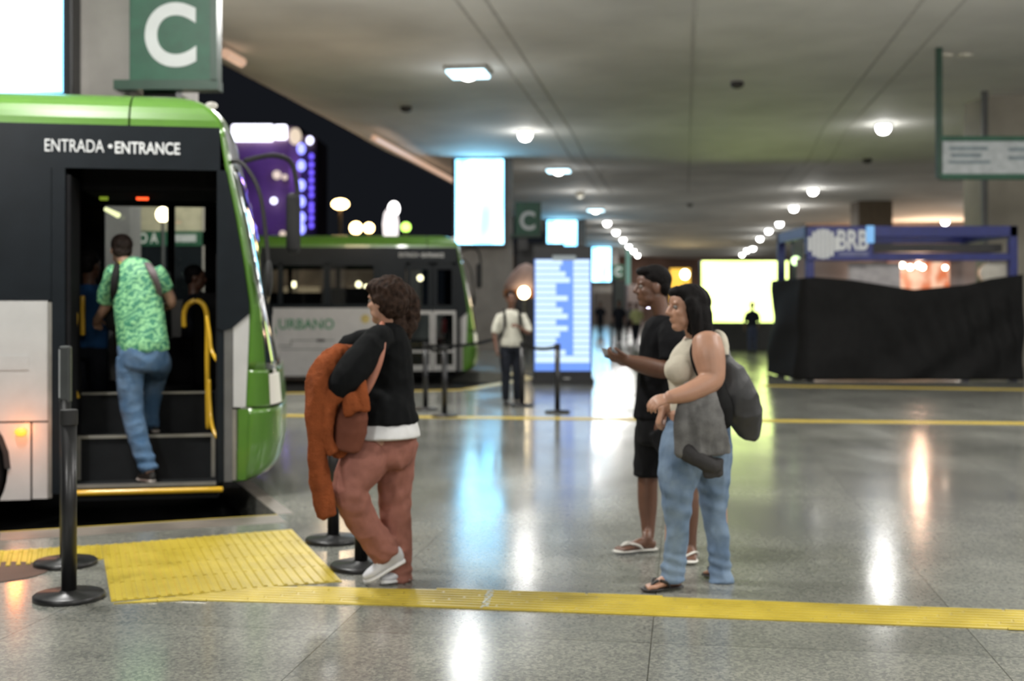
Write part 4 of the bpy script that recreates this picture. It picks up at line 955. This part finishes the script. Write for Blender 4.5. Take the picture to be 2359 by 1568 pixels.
# ---- woman on the right, cream top and jeans
def jeans_woman():
    Yp = 6.5; base = V((*fp(1600,1345), 0)); w = Who(Yp, base, 'woman in a cream sleeveless top, blue jeans and flip-flops standing sideways on the right'); t = w.t; O = base; P = w.P
    jm = mat('light_blue_denim', (.11,.165,.25), .8, vscale=9, col2=(.20,.275,.38), bump=.3, bscale=260); cr = mat('cream_ribbed_top', (.52,.475,.385), .8, bump=.3, bscale=150)
    f = V((-.97,-.22,0)); up = V((-.16,0,1)).normalized(); b = B(); q = head(b, P(1582,712,0), f, 1.03, up=up, neck=P(1608,785,0))
    b.limb(w.L((1612,782,.02,32,48),(1605,830,0,46,44),(1592,900,0,44,44),(1600,980,0,54)))
    b.limb(w.L((1628,785,-.13,34),(1632,815,-.16,37),(1638,848,-.18,33),(1638,874,-.20,28),(1612,893,-.23,25),(1580,906,-.26,21),(1548,914,-.28,16),(1540,915,-.28,15)))
    hand(b, P(1546,913,-.28), V((-1,-.1,-.35)), V((.25,.6,-.8)), -1, .42, .98, .06)
    b.limb(w.L((1600,790,.16,30),(1585,840,.20,27),(1572,885,.18,22),(1545,925,.05,17),(1528,945,-.02,14)))
    hand(b, P(1528,942,-.02), V((-.35,-.1,-1)), V((.9,.2,-.2)), -1, .75, .95)
    b.limb(w.L((1583,960,-.02,44),(1566,1110,-.06,32),(1556,1220,-.06,24),(1546,1310,-.06,17))); b.limb(w.L((1635,980,.10,42),(1645,1120,.12,30),(1655,1230,.12,22),(1660,1310,.12,16)))
    h0 = V((fp(1563,1348)[0], Yp-.04, .012)); t0 = V((fp(1484,1358)[0], Yp-.12, .012)); foot(b, h0, t0, P(1546,1310,-.06), 1, -1)
    h1 = V((fp(1668,1338)[0], Yp+.13, .012)); t1 = V((fp(1632,1330)[0], Yp+.26, .012)); foot(b, h1, t1, P(1660,1310,.12), 1, 1)
    b.skin('body', SK['b'], t, O, .0062, 3); eyes(q, t, O)
    ff = mat('black_flip_flop', (.015,.012,.012), .5); flipflop(h0, t0, t, O, ff, -1, z=-.006); flipflop(h1, t1, t, O, ff, 1, z=-.006)
    r = f.cross(up).normalized(); ax = (f, r, up); h = B()
    h.ell(q(-.030,0,.048), (.103,.090,.090), ax); h.ell(q(-.060,0,-.02), (.075,.088,.095), ax); h.ell(q(.035,0,.085), (.06,.065,.038), ax)
    h.limb(w.L((1592,690,0,34,34),(1602,722,.0,36,36),(1610,752,.0,32,36),(1612,778,.0,26,34),(1606,800,-.02,17,30),(1600,815,-.02,8,18)), cap=.4)
    h.limb(w.L((1590,690,-.09,14,8),(1602,725,-.10,15,8),(1606,765,-.10,13,8),(1602,790,-.10,8,6)))
    h.skin('hair', HAIR['black'], t, O, .008, 4, wrinkle=(.004, 40, (1,1,.12)))
    s = B(); s.limb(w.L((1620,772,.0,16,40),(1616,790,.0,36,46),(1602,825,0,54,50),(1592,855,0,55,48),(1594,890,0,52,46),(1600,925,0,60,52),(1603,948,0,62,54)), cap=.2)
    s.ell(P(1566,852,-.07), (.082,.075,.078)); s.ell(P(1568,852,.08), (.08,.075,.078)); s.limb(w.L((1650,775,.05,14,20),(1660,800,0,18,40),(1652,850,0,22,44)))
    s.skin('sleeveless_top', cr, t, O, .0065, 4, wrinkle=(.004, 14, (1,1,.7)))
    p = B(); p.limb(w.L((1603,944,0,60,54),(1603,975,0,68,60),(1605,1010,0,70,62),(1606,1040,0,64,58)), cap=.3)
    p.limb(w.L((1585,985,-.05,50),(1574,1040,-.07,54),(1563,1095,-.08,46),(1560,1140,-.08,36),(1560,1175,-.08,31),(1559,1230,-.07,26),(1555,1280,-.06,25),(1551,1318,-.06,27),(1551,1336,-.06,28)), cap=.1)
    p.limb(w.L((1632,985,.10,52),(1638,1050,.12,48),(1641,1105,.12,39),(1645,1160,.12,31),(1651,1215,.12,27),(1657,1270,.12,24),(1660,1320,.12,25),(1662,1343,.11,29)), cap=.1)
    def fold(c):
        d = 0
        for a, rr, fr in ((P(1556,1150,-.08),.16,70),(P(1550,1305,-.06),.14,105),(P(1658,1300,.12),.14,105),(P(1643,1130,.12),.14,75)): d += .0065*math.sin(c.z*fr+c.x*25)*max(0, 1-(c-a).length/rr)
        return d
    p.skin('jeans', jm, t, O, .0075, 3, wrinkle=(.009, 12, (1,1,.6)), fold=fold)
    # grey hoodie over the bag
    oh = P(1620,1095,-.2); gm = mat('grey_jersey', (.135,.132,.128), .9, vscale=14, var=.25, bump=.5, bscale=200); j = B()
    j.limb(w.L((1612,885,-.20,34,12),(1610,930,-.24,46,14),(1612,980,-.26,56,16),(1618,1020,-.26,60,18),(1620,1048,-.26,60,18)), cap=.15)
    j.limb(w.L((1576,920,-.24,16,10),(1572,980,-.27,20,12),(1576,1045,-.27,24,12)), cap=.2)
    o = j.skin('hooded_jacket', gm, None, oh, .0075, 3, wrinkle=(.012, 10, (1.4,1,.35))); o.location = oh
    k = B(); k.limb(w.L((1575,1035,-.27,20,16),(1610,1058,-.28,18,18),(1650,1076,-.26,18,18)), side=V((0,0,1)), cap=.4); k.limb(w.L((1640,1060,-.26,26,16),(1644,1096,-.25,22,14)), cap=.2)
    k.skin('ribbed_cuff', mat('dark_grey_rib', (.045,.043,.043), .9, bump=.5, bscale=180), o, oh, .0075, 3, wrinkle=(.004, 20, (1,1,.5)))
    tag(o, 'grey jersey jacket hanging from the crook of the standing woman\'s arm', 'jacket')
    og = P(1700,1015,-.05); tb = thing('shoulder_bag', 'black and dark grey slouchy bag on the standing woman\'s back', 'bag', og)
    g = B(); g.limb(w.L((1668,830,-.10,20,16),(1682,865,-.10,34,24),(1700,910,-.10,42,28),(1716,955,-.08,38,28),(1728,990,-.06,28,22),(1732,1006,-.06,20,16)), cap=.5); g.ell(P(1727,915,-.08), (.035,.05,.04))
    g.skin('bag_body', mat('dark_grey_nylon', (.032,.032,.034), .55), tb, og, .008, 3, wrinkle=(.012, 12, (1,1,.6)))
    g = B(); g.limb(w.L((1640,880,-.14,26,16),(1648,920,-.16,36,20),(1656,960,-.16,32,18),(1660,985,-.15,22,12)), cap=.5)
    g.skin('dark_pocket', M['belt'], tb, og, .008, 4, wrinkle=(.006, 12, (1,1,.8)))
    B().limb(w.L((1640,764,-.02,8,6),(1618,772,-.10,6,8),(1595,800,-.14,5,5),(1600,840,-.15,6,5),(1618,872,-.14,7,5),(1640,890,-.14,7,5)), sub=6).obj('strap', M['belt'], tb, True, origin=og)
    B().limb(w.L((1652,772,-.0,9,6),(1668,800,-.02,10,6),(1676,830,-.05,11,6),(1682,860,-.08,10,6)), sub=6).obj('strap', mat('grey_strap', (.12,.12,.12), .7), tb, True, origin=og)
jeans_woman()

# ---- young man with phone
def young_man():
    Yp = 7.38; base = V((*fp(1515,1270), 0)); w = Who(Yp, base, 'young man in black shirt, black shorts and white flip-flops holding out a phone'); t = w.t; O = base; P = w.P
    f = V((-1,-.10,0)); up = V((-.10,0,1)).normalized(); b = B(); q = head(b, P(1502,664,0), f, 1.02, up=up, neck=P(1530,742,0))
    b.limb(w.L((1535,745,.0,34,46),(1528,830,0,40,44),(1518,950,0,42,46)))
    b.limb(w.L((1550,770,-.19,26),(1552,810,-.22,25),(1545,845,-.25,22),(1520,850,-.28,21),(1480,840,-.30,19),(1445,830,-.32,13),(1440,828,-.32,13)))
    hand(b, P(1446,829,-.32), V((-1,-.15,.15)), V((0,.6,.8)), -1, .55, 1.0)
    b.limb(w.L((1535,775,.19,25),(1532,830,.22,23),(1525,860,.22,21),(1490,850,.10,17),(1452,836,-.06,12)))
    hand(b, P(1452,836,-.06), V((-1,-.5,.12)), V((0,-.5,.8)), 1, .5, 1.0)
    b.limb(w.L((1512,970,.08,42),(1495,1080,.13,27),(1492,1110,.13,24),(1492,1160,.13,23),(1493,1200,.12,18),(1493,1238,.10,14)))
    b.limb(w.L((1545,980,-.10,42),(1575,1080,-.16,27),(1582,1110,-.16,24),(1588,1170,-.18,22),(1590,1230,-.18,15),(1590,1255,-.18,14)))
    h0 = V((fp(1508,1268)[0], Yp+.06, .014)); t0 = V((fp(1418,1268)[0], Yp-.02, .014)); foot(b, h0, t0, P(1493,1236,.10), 1.05, 1)
    h1 = V((fp(1590,1280)[0], Yp-.12, .014)); t1 = V((fp(1582,1295)[0], Yp-.33, .014)); foot(b, h1, t1, P(1590,1255,-.18), 1.05, 1)
    b.skin('body', SK['c'], t, O, .0068, 3); eyes(q, t, O)
    ff = mat('white_flip_flop', (.62,.60,.55), .5); flipflop(h0, t0, t, O, ff, 1, 1.05, z=-.006); flipflop(h1, t1, t, O, ff, 1, 1.05, z=-.006)
    r = f.cross(up).normalized(); ax = (f, r, up); h = B()
    h.ell(q(-.024,0,.060), (.098,.084,.085), ax); h.ell(q(-.062,0,.010), (.050,.076,.062), ax); h.ell(q(.036,0,.098), (.060,.064,.034), ax)
    h.skin('hair', HAIR['black'], t, O, .007, 3, wrinkle=(.003, 80, (1,1,1)))
    bk = mat('black_cotton_shirt', (.006,.006,.007), .85, vscale=20, bump=.3, bscale=200); s = B()
    s.limb(w.L((1536,730,.0,22,34),(1532,748,0,42,48),(1526,785,0,50,56),(1522,840,0,50,52),(1516,900,0,50,50),(1512,945,0,50,50),(1511,962,0,51,50)), cap=.15)
    s.limb(w.L((1545,758,-.12,30),(1552,785,-.20,33),(1553,815,-.23,32),(1551,832,-.24,32)), cap=.12); s.limb(w.L((1535,760,.12,30),(1534,800,.21,31),(1532,835,.22,31)), cap=.12)
    s.skin('shirt', bk, t, O, .0078, 3, wrinkle=(.008, 11, (1,1,.8)))
    p = B(); p.limb(w.L((1512,945,0,44,46),(1514,980,0,49,50),(1518,1010,0,48,48)), cap=.3)
    p.limb(w.L((1506,990,.07,44),(1498,1040,.11,38),(1493,1080,.13,34),(1492,1096,.13,34)), cap=.08); p.limb(w.L((1535,990,-.08,44),(1558,1040,-.13,38),(1570,1080,-.15,34),(1574,1098,-.16,34)), cap=.08)
    p.skin('shorts', mat('black_shorts', (.010,.010,.011), .8), t, O, .0078, 3, wrinkle=(.006, 12, (1,1,.5)))
    a = P(1390,815,-.28); c = P(1432,830,-.20); d = (c-a).normalized(); rr = V((0,.8,.6)); rr = (rr-d*rr.dot(d)).normalized(); n_ = d.cross(rr).normalized()
    mm = Matrix((( d.x, rr.x, n_.x, (a.x+c.x)/2),(d.y, rr.y, n_.y, (a.y+c.y)/2),(d.z, rr.z, n_.z, (a.z+c.z)/2+.01),(0,0,0,1)))
    ph = B().box(-.075,.075,-.038,.038,-.005,.005).obj('phone', M['black'], bevel=.004); ph.matrix_world = mm; tag(ph, 'black mobile phone held flat in the young man\'s hands', 'phone')
young_man()

# ---- man boarding the bus
def boarding_man():
    Yp = 9.47; zf = .13; base = V((at(338,0,Yp).x, Yp, zf)); w = Who(Yp, base, 'man in a green patterned jersey and jeans climbing into the near bus, seen from behind'); t = w.t; O = base; P = w.P
    gm = mat('green_patterned_jersey', (.05,.22,.11), .6, vscale=14, col2=(.24,.55,.26)); nt = gm.node_tree
    wv = nt.nodes.new('ShaderNodeTexWave'); wv.bands_direction = 'Z'; wv.inputs['Scale'].default_value = 6; wv.inputs['Distortion'].default_value = 11; wv.inputs['Detail Scale'].default_value = 3
    mp = nt.nodes.new('ShaderNodeMapping'); mp.inputs['Rotation'].default_value = (0, .45, 0); tc = [x for x in nt.nodes if x.type == 'TEX_COORD'][0]
    nt.links.new(tc.outputs['Object'], mp.inputs[0]); nt.links.new(mp.outputs[0], wv.inputs['Vector']); rp = nt.nodes.new('ShaderNodeValToRGB'); nt.links.new(wv.outputs['Fac'], rp.inputs[0])
    rp.color_ramp.elements[0].color = (.035,.19,.11,1); rp.color_ramp.elements[1].color = (.22,.50,.24,1); rp.color_ramp.elements[0].position = .25; rp.color_ramp.elements[1].position = .8
    nt.links.new(rp.outputs[0], nt.nodes['Principled BSDF'].inputs['Base Color'])
    jm = mat('blue_denim', (.055,.115,.21), .85, vscale=8, col2=(.11,.18,.28), bump=.3, bscale=200); f = V((-.45,.9,-.1)); up = V((-.06,.25,1)).normalized()
    b = B(); q = head(b, P(279,578,.22), f, .98, up=up, neck=P(298,622,.10))
    b.limb(w.L((308,628,.08,44,24),(315,700,.05,44,28),(325,790,0,48,34)), cap=.4)
    b.limb(w.L((262,640,.12,16),(250,690,.20,14),(240,712,.24,12),(222,738,.36,9)), cap=.4); hand(b, P(224,735,.36), V((-.3,.8,-.4)), V((.3,.2,-1)), -1, .6, .95)
    b.limb(w.L((362,640,.10,16),(385,672,.14,14),(394,696,.18,12.5),(384,706,.30,10),(370,704,.42,8)), cap=.4); hand(b, P(370,704,.42), V((-.2,1,.1)), V((-.6,0,-1)), 1, .5, .95)
    b.limb(w.L((305,820,0,26),(308,950,0,17),(335,1040,-.03,12),(345,1088,-.03,10))); b.limb(w.L((350,820,.02,26),(362,845,.30,22),(362,862,.45,18),(356,890,.46,9),(350,930,.42,8),(350,975,.35,8)))
    b.skin('body', SK['d'], t, O, .0075, 3); eyes(q, t, O)
    r = f.cross(up).normalized(); ax = (f.normalized(), r, up); h = B()
    h.ell(q(-.026,0,.052), (.098,.084,.086), ax); h.ell(q(-.060,0,.0), (.052,.076,.072), ax); h.ell(q(.03,0,.088), (.066,.066,.038), ax); h.skin('hair', mat('dark_grey_brown_hair', (.030,.021,.018), .5, vscale=40, var=.5), t, O, .007, 3, wrinkle=(.004, 60, (1,1,1)))
    s = B(); s.limb(w.L((300,606,.12,22,20),(306,622,.09,44,26),(312,650,.07,54,34),(318,700,.05,56,38),(325,750,.02,56,38),(330,790,0,58,40),(331,806,0,58,40)), cap=.15)
    s.limb(w.L((268,622,.09,22),(256,650,.13,22),(247,680,.18,21),(243,695,.20,20)), cap=.12); s.limb(w.L((352,622,.08,22),(368,645,.10,22),(380,668,.13,20)), cap=.12)
    js = s.skin('jersey', gm, t, O, .0085, 3, wrinkle=(.009, 9, (1,1,.6)))
    B().limb(w.L((276,603,.13,4,4),(288,612,.07,5,4),(306,611,.03,5,4),(318,604,.08,4,4)), sub=6).obj('yellow_collar', mat('yellow_collar', (.55,.48,.08), .6), js, True, origin=O)['label'] = 'yellow collar'
    p = B(); p.limb(w.L((328,796,0,56,38),(328,820,0,56,42),(326,845,0,48,40)), cap=.3)
    p.limb(w.L((302,825,.0,33),(300,880,.0,29),(304,940,.0,25),(314,990,-.01,23),(328,1040,-.02,21),(345,1082,-.03,19)), cap=.12)
    p.limb(w.L((352,822,.02,36),(362,838,.20,32),(364,852,.40,26),(356,890,.46,22),(350,930,.42,19),(349,965,.38,17),(350,984,.35,16)), cap=.12)
    p.skin('jeans', jm, t, O, .0085, 3, wrinkle=(.008, 10, (1,1,.9)), fold=lambda c: .007*math.sin(c.z*80)*max(0, 1-(c-P(342,1070,-.03)).length/.2))
    sm = mat('black_trainer', (.03,.028,.026), .6); ss = mat('pale_trainer_sole', (.38,.34,.31), .6)
    shoe(V((at(360,0,Yp).x, Yp-.07, zf+.004)), V((at(312,0,Yp).x, Yp+.08, zf+.004)), UP, .045, .065, t, O, sm, ss, P(345,1088,-.03))
    shoe(P(360,1000,.34)*V((1,1,0))+V((0,0,.478)), P(345,985,.58)*V((1,1,0))+V((0,0,.478)), UP, .045, .065, t, O, sm, ss, P(350,975,.36))
    ob = P(260,700,.35); tb = thing('backpack', 'dark backpack worn on the front of the boarding man with straps over his shoulders', 'backpack', ob)
    g = B(); g.limb(w.L((268,640,.36,30,26),(272,690,.38,38,34),(280,745,.36,36,32)), cap=.6); g.skin('bag_body', M['belt'], tb, ob, .012, 4, wrinkle=(.006,10,(1,1,1)))
    stp = mat('mauve_strap', (.13,.105,.11), .7)
    B().limb(w.L((330,612,.20,5,3),(338,606,.06,7,3),(348,620,-.06,8,3),(357,640,-.08,8,3),(366,668,-.03,7,3),(366,690,.10,6,3)), sub=6).obj('strap', stp, tb, True, origin=ob)
    B().limb(w.L((275,612,.20,5,3),(270,612,.04,7,3),(264,640,-.05,8,3),(262,680,-.02,8,3),(268,710,.12,6,3)), sub=6).obj('strap', M['belt'], tb, True, origin=ob)
boarding_man()

# ---- simpler standing figures, all with a body, clothes and hair
def bystander(px, Yp, H, f, z0, label, skin, top, bottom, hair, pose='stand', sleeve=.5, vox=.014, arm=(0,0)):
    f = V((*f, 0)).normalized(); r = V((f.y, -f.x, 0)); base = V((at(px,0,Yp).x, Yp, z0)); t = thing('person', label, 'person', base)
    k = H/1.75; Q = lambda a, c, z: V(f*a*k+r*c*k+UP*z*k); o = V((0,0,0)); b = B()
    q = head(b, Q(.02,0,1.63), f, k, neck=Q(0,0,1.44)); b.limb([(Q(0,0,1.40), .15*k,.09*k),(Q(0,0,1.2), .15*k,.10*k),(Q(0,0,.95), .14*k,.10*k)], side=r)
    legs = {'stand': ((.0,.09,0),(.0,-.09,0)), 'stride': ((.22,.08,0),(-.20,-.08,0)), 'sit': None}[pose]
    tr = B(); tr.limb([(Q(0,0,.97), .155*k,.115*k),(Q(0,0,.86), .17*k,.125*k)], side=r, cap=.4)
    for g, (i, sgn) in enumerate(((0,1),(1,-1))):
        if pose == 'sit': pts = [Q(0,.09*sgn,.9), Q(.42,.10*sgn,.86), Q(.42,.10*sgn,.45)]
        else: a, c, _ = legs[i]; pts = [Q(0,.09*sgn,.88), Q(a*.6+.02,.09*sgn,.48), Q(a,c,.08)]
        b.limb([(pts[0],.07*k),(pts[1],.05*k),(pts[2],.035*k)]); tr.limb([(pts[0],.090*k),((pts[0]+pts[1])/2,.085*k),(pts[1],.068*k),((pts[1]+pts[2])/2,.062*k),(pts[2],.055*k)], cap=.15)
        hl = pts[2]*V((1,1,0))+UP*(pts[2].z-.08*k)-f*.05; B().limb([(hl+UP*.035, .038*k,.035),(hl+f*.12*k+UP*.035, .042*k,.033),(hl+f*.22*k+UP*.025, .04*k,.022)], side=r).obj('shoe', M['rubber'], t, True)
    s = B(); s.limb([(Q(0,0,1.46), .10*k,.07*k),(Q(0,0,1.38), .19*k,.11*k),(Q(0,0,1.2), .18*k,.125*k),(Q(.01,0,1.02), .17*k,.13*k),(Q(0,0,.92), .17*k,.125*k)], side=r, cap=.2)
    for i, sgn in enumerate((1,-1)):
        raise_ = arm[i]; sh = Q(0,.20*sgn,1.36); el = Q(.03+.1*raise_,.26*sgn,1.10+.02*raise_); wr = Q(.10+.14*raise_,(.24-.16*raise_)*sgn,.86+.38*raise_)
        b.limb([(sh,.045*k),(el,.040*k),(wr,.027*k)]); hand(b, wr, (wr-el), -r*sgn+f*.2, sgn, .5, k)
        e2 = el if sleeve < .6 else wr; m1 = (sh+el)/2 if sleeve < .6 else el
        s.limb([(Q(0,.17*sgn,1.39),.06*k),(m1,.062*k),(sh.lerp(el,.95) if sleeve < .6 else wr,.056*k)], cap=.15)
    b.skin('body', skin, t, o, vox*.8, 2); s.skin('top', top, t, o, vox, 3, wrinkle=(.008, 9, (1,1,.7))); tr.skin('trousers', bottom, t, o, vox, 2, wrinkle=(.006, 9, (1,1,.6)))
    h = B(); h.ell(q(-.025,0,.055), (.10*k,.086*k,.088*k), (f,r,UP)); h.ell(q(-.06,0,0), (.05*k,.075*k,.07*k), (f,r,UP)); h.obj('hair', hair, t, True)
    return t, Q
cream = mat('cream_shirt', (.50,.49,.42), .8); dkn = mat('dark_navy_cloth', (.014,.016,.022), .85); gry = mat('grey_cloth', (.16,.16,.17), .8); blu = mat('blue_shirt', (.02,.075,.20), .8); lime = mat('yellowish_cloth', (.45,.47,.22), .8)
t, Q = bystander(1178, 18.55, 1.72, (.12,-1), 0, 'man in a cream shirt and dark trousers standing left of the timetable board', SK['c'], cream, dkn, HAIR['black'], 'stand', .5, .012, arm=(.0,.9))
tb = thing('backpack', 'dark backpack on the man in the cream shirt', 'backpack', t.location.copy())
B().limb([(Q(-.19,0,1.38), .14,.07),(Q(-.21,0,1.15), .16,.09),(Q(-.19,0,.98), .14,.07)], side=V((1,0,0))).obj('bag_body', M['belt'], tb, True)
for sg in (1,-1): B().limb([(Q(-.13,.11*sg,1.38), .022,.008),(Q(0,.115*sg,1.475), .022,.008),(Q(.115,.12*sg,1.36), .022,.008),(Q(.135,.13*sg,1.18), .022,.008),(Q(.04,.19*sg,1.02), .018,.008)], side=V((1,0,0)), sub=6).obj('strap', M['belt'], tb, True)
bystander(205, 10.35, 1.72, (.3,1), .79-.55, 'passenger in a blue shirt standing in the dark behind the boarding man', SK['c'], blu, dkn, HAIR['black'], 'stand', .5, .014)
bystander(447, 11.35, 1.60, (1,.2), .79-.52, 'driver in dark clothes at the front of the near bus', SK['c'], dkn, dkn, HAIR['black'], 'sit', .9, .014, arm=(.8,.8))
for px, Yp, H, f, lab, top in ((1426,49,1.72,(0,-1),'distant person in black walking right of the timetable board',dkn),(1452,52,1.66,(-.5,-1),'distant person in grey beside the yellowish one',gry),
                               (1466,46,1.62,(.3,-1),'distant person in a yellowish top left of the young man',lime),(1383,62,1.7,(0,-1),'farthest dark-clothed person right next to the timetable board',dkn)):
    bystander(px, Yp, H, f, 0, lab, SK['c'], top, dkn, HAIR['black'], 'stride', .5, .022)
bystander(1733, 38.8, 1.62, (-.2,1), 0, 'dark silhouetted person standing before the glaring yellow-green screen', SK['c'], dkn, mat('blue_grey_trousers', (.05,.06,.10), .8), mat('sandy_hair', (.30,.22,.06), .6), 'stand', .5, .018)
# driver's seat
t = thing('driver_seat', 'dark driver seat with a pale headrest cover in the near bus', 'seat', (0,0,0)); p0 = at(447,0,11.35)
t.location = (p0.x-.12, 11.33, .79)
B().box(-.22,.25,-.24,.24,0,.42).obj('seat_base', M['busin'], t, bevel=.05); B().box(-.27,-.14,-.24,.24,.35,1.05).obj('backrest', M['busin'], t, bevel=.05)
for o in list(bpy.data.objects):
    if o.type == 'LIGHT': o.name = 'lamp_or_fill_light'
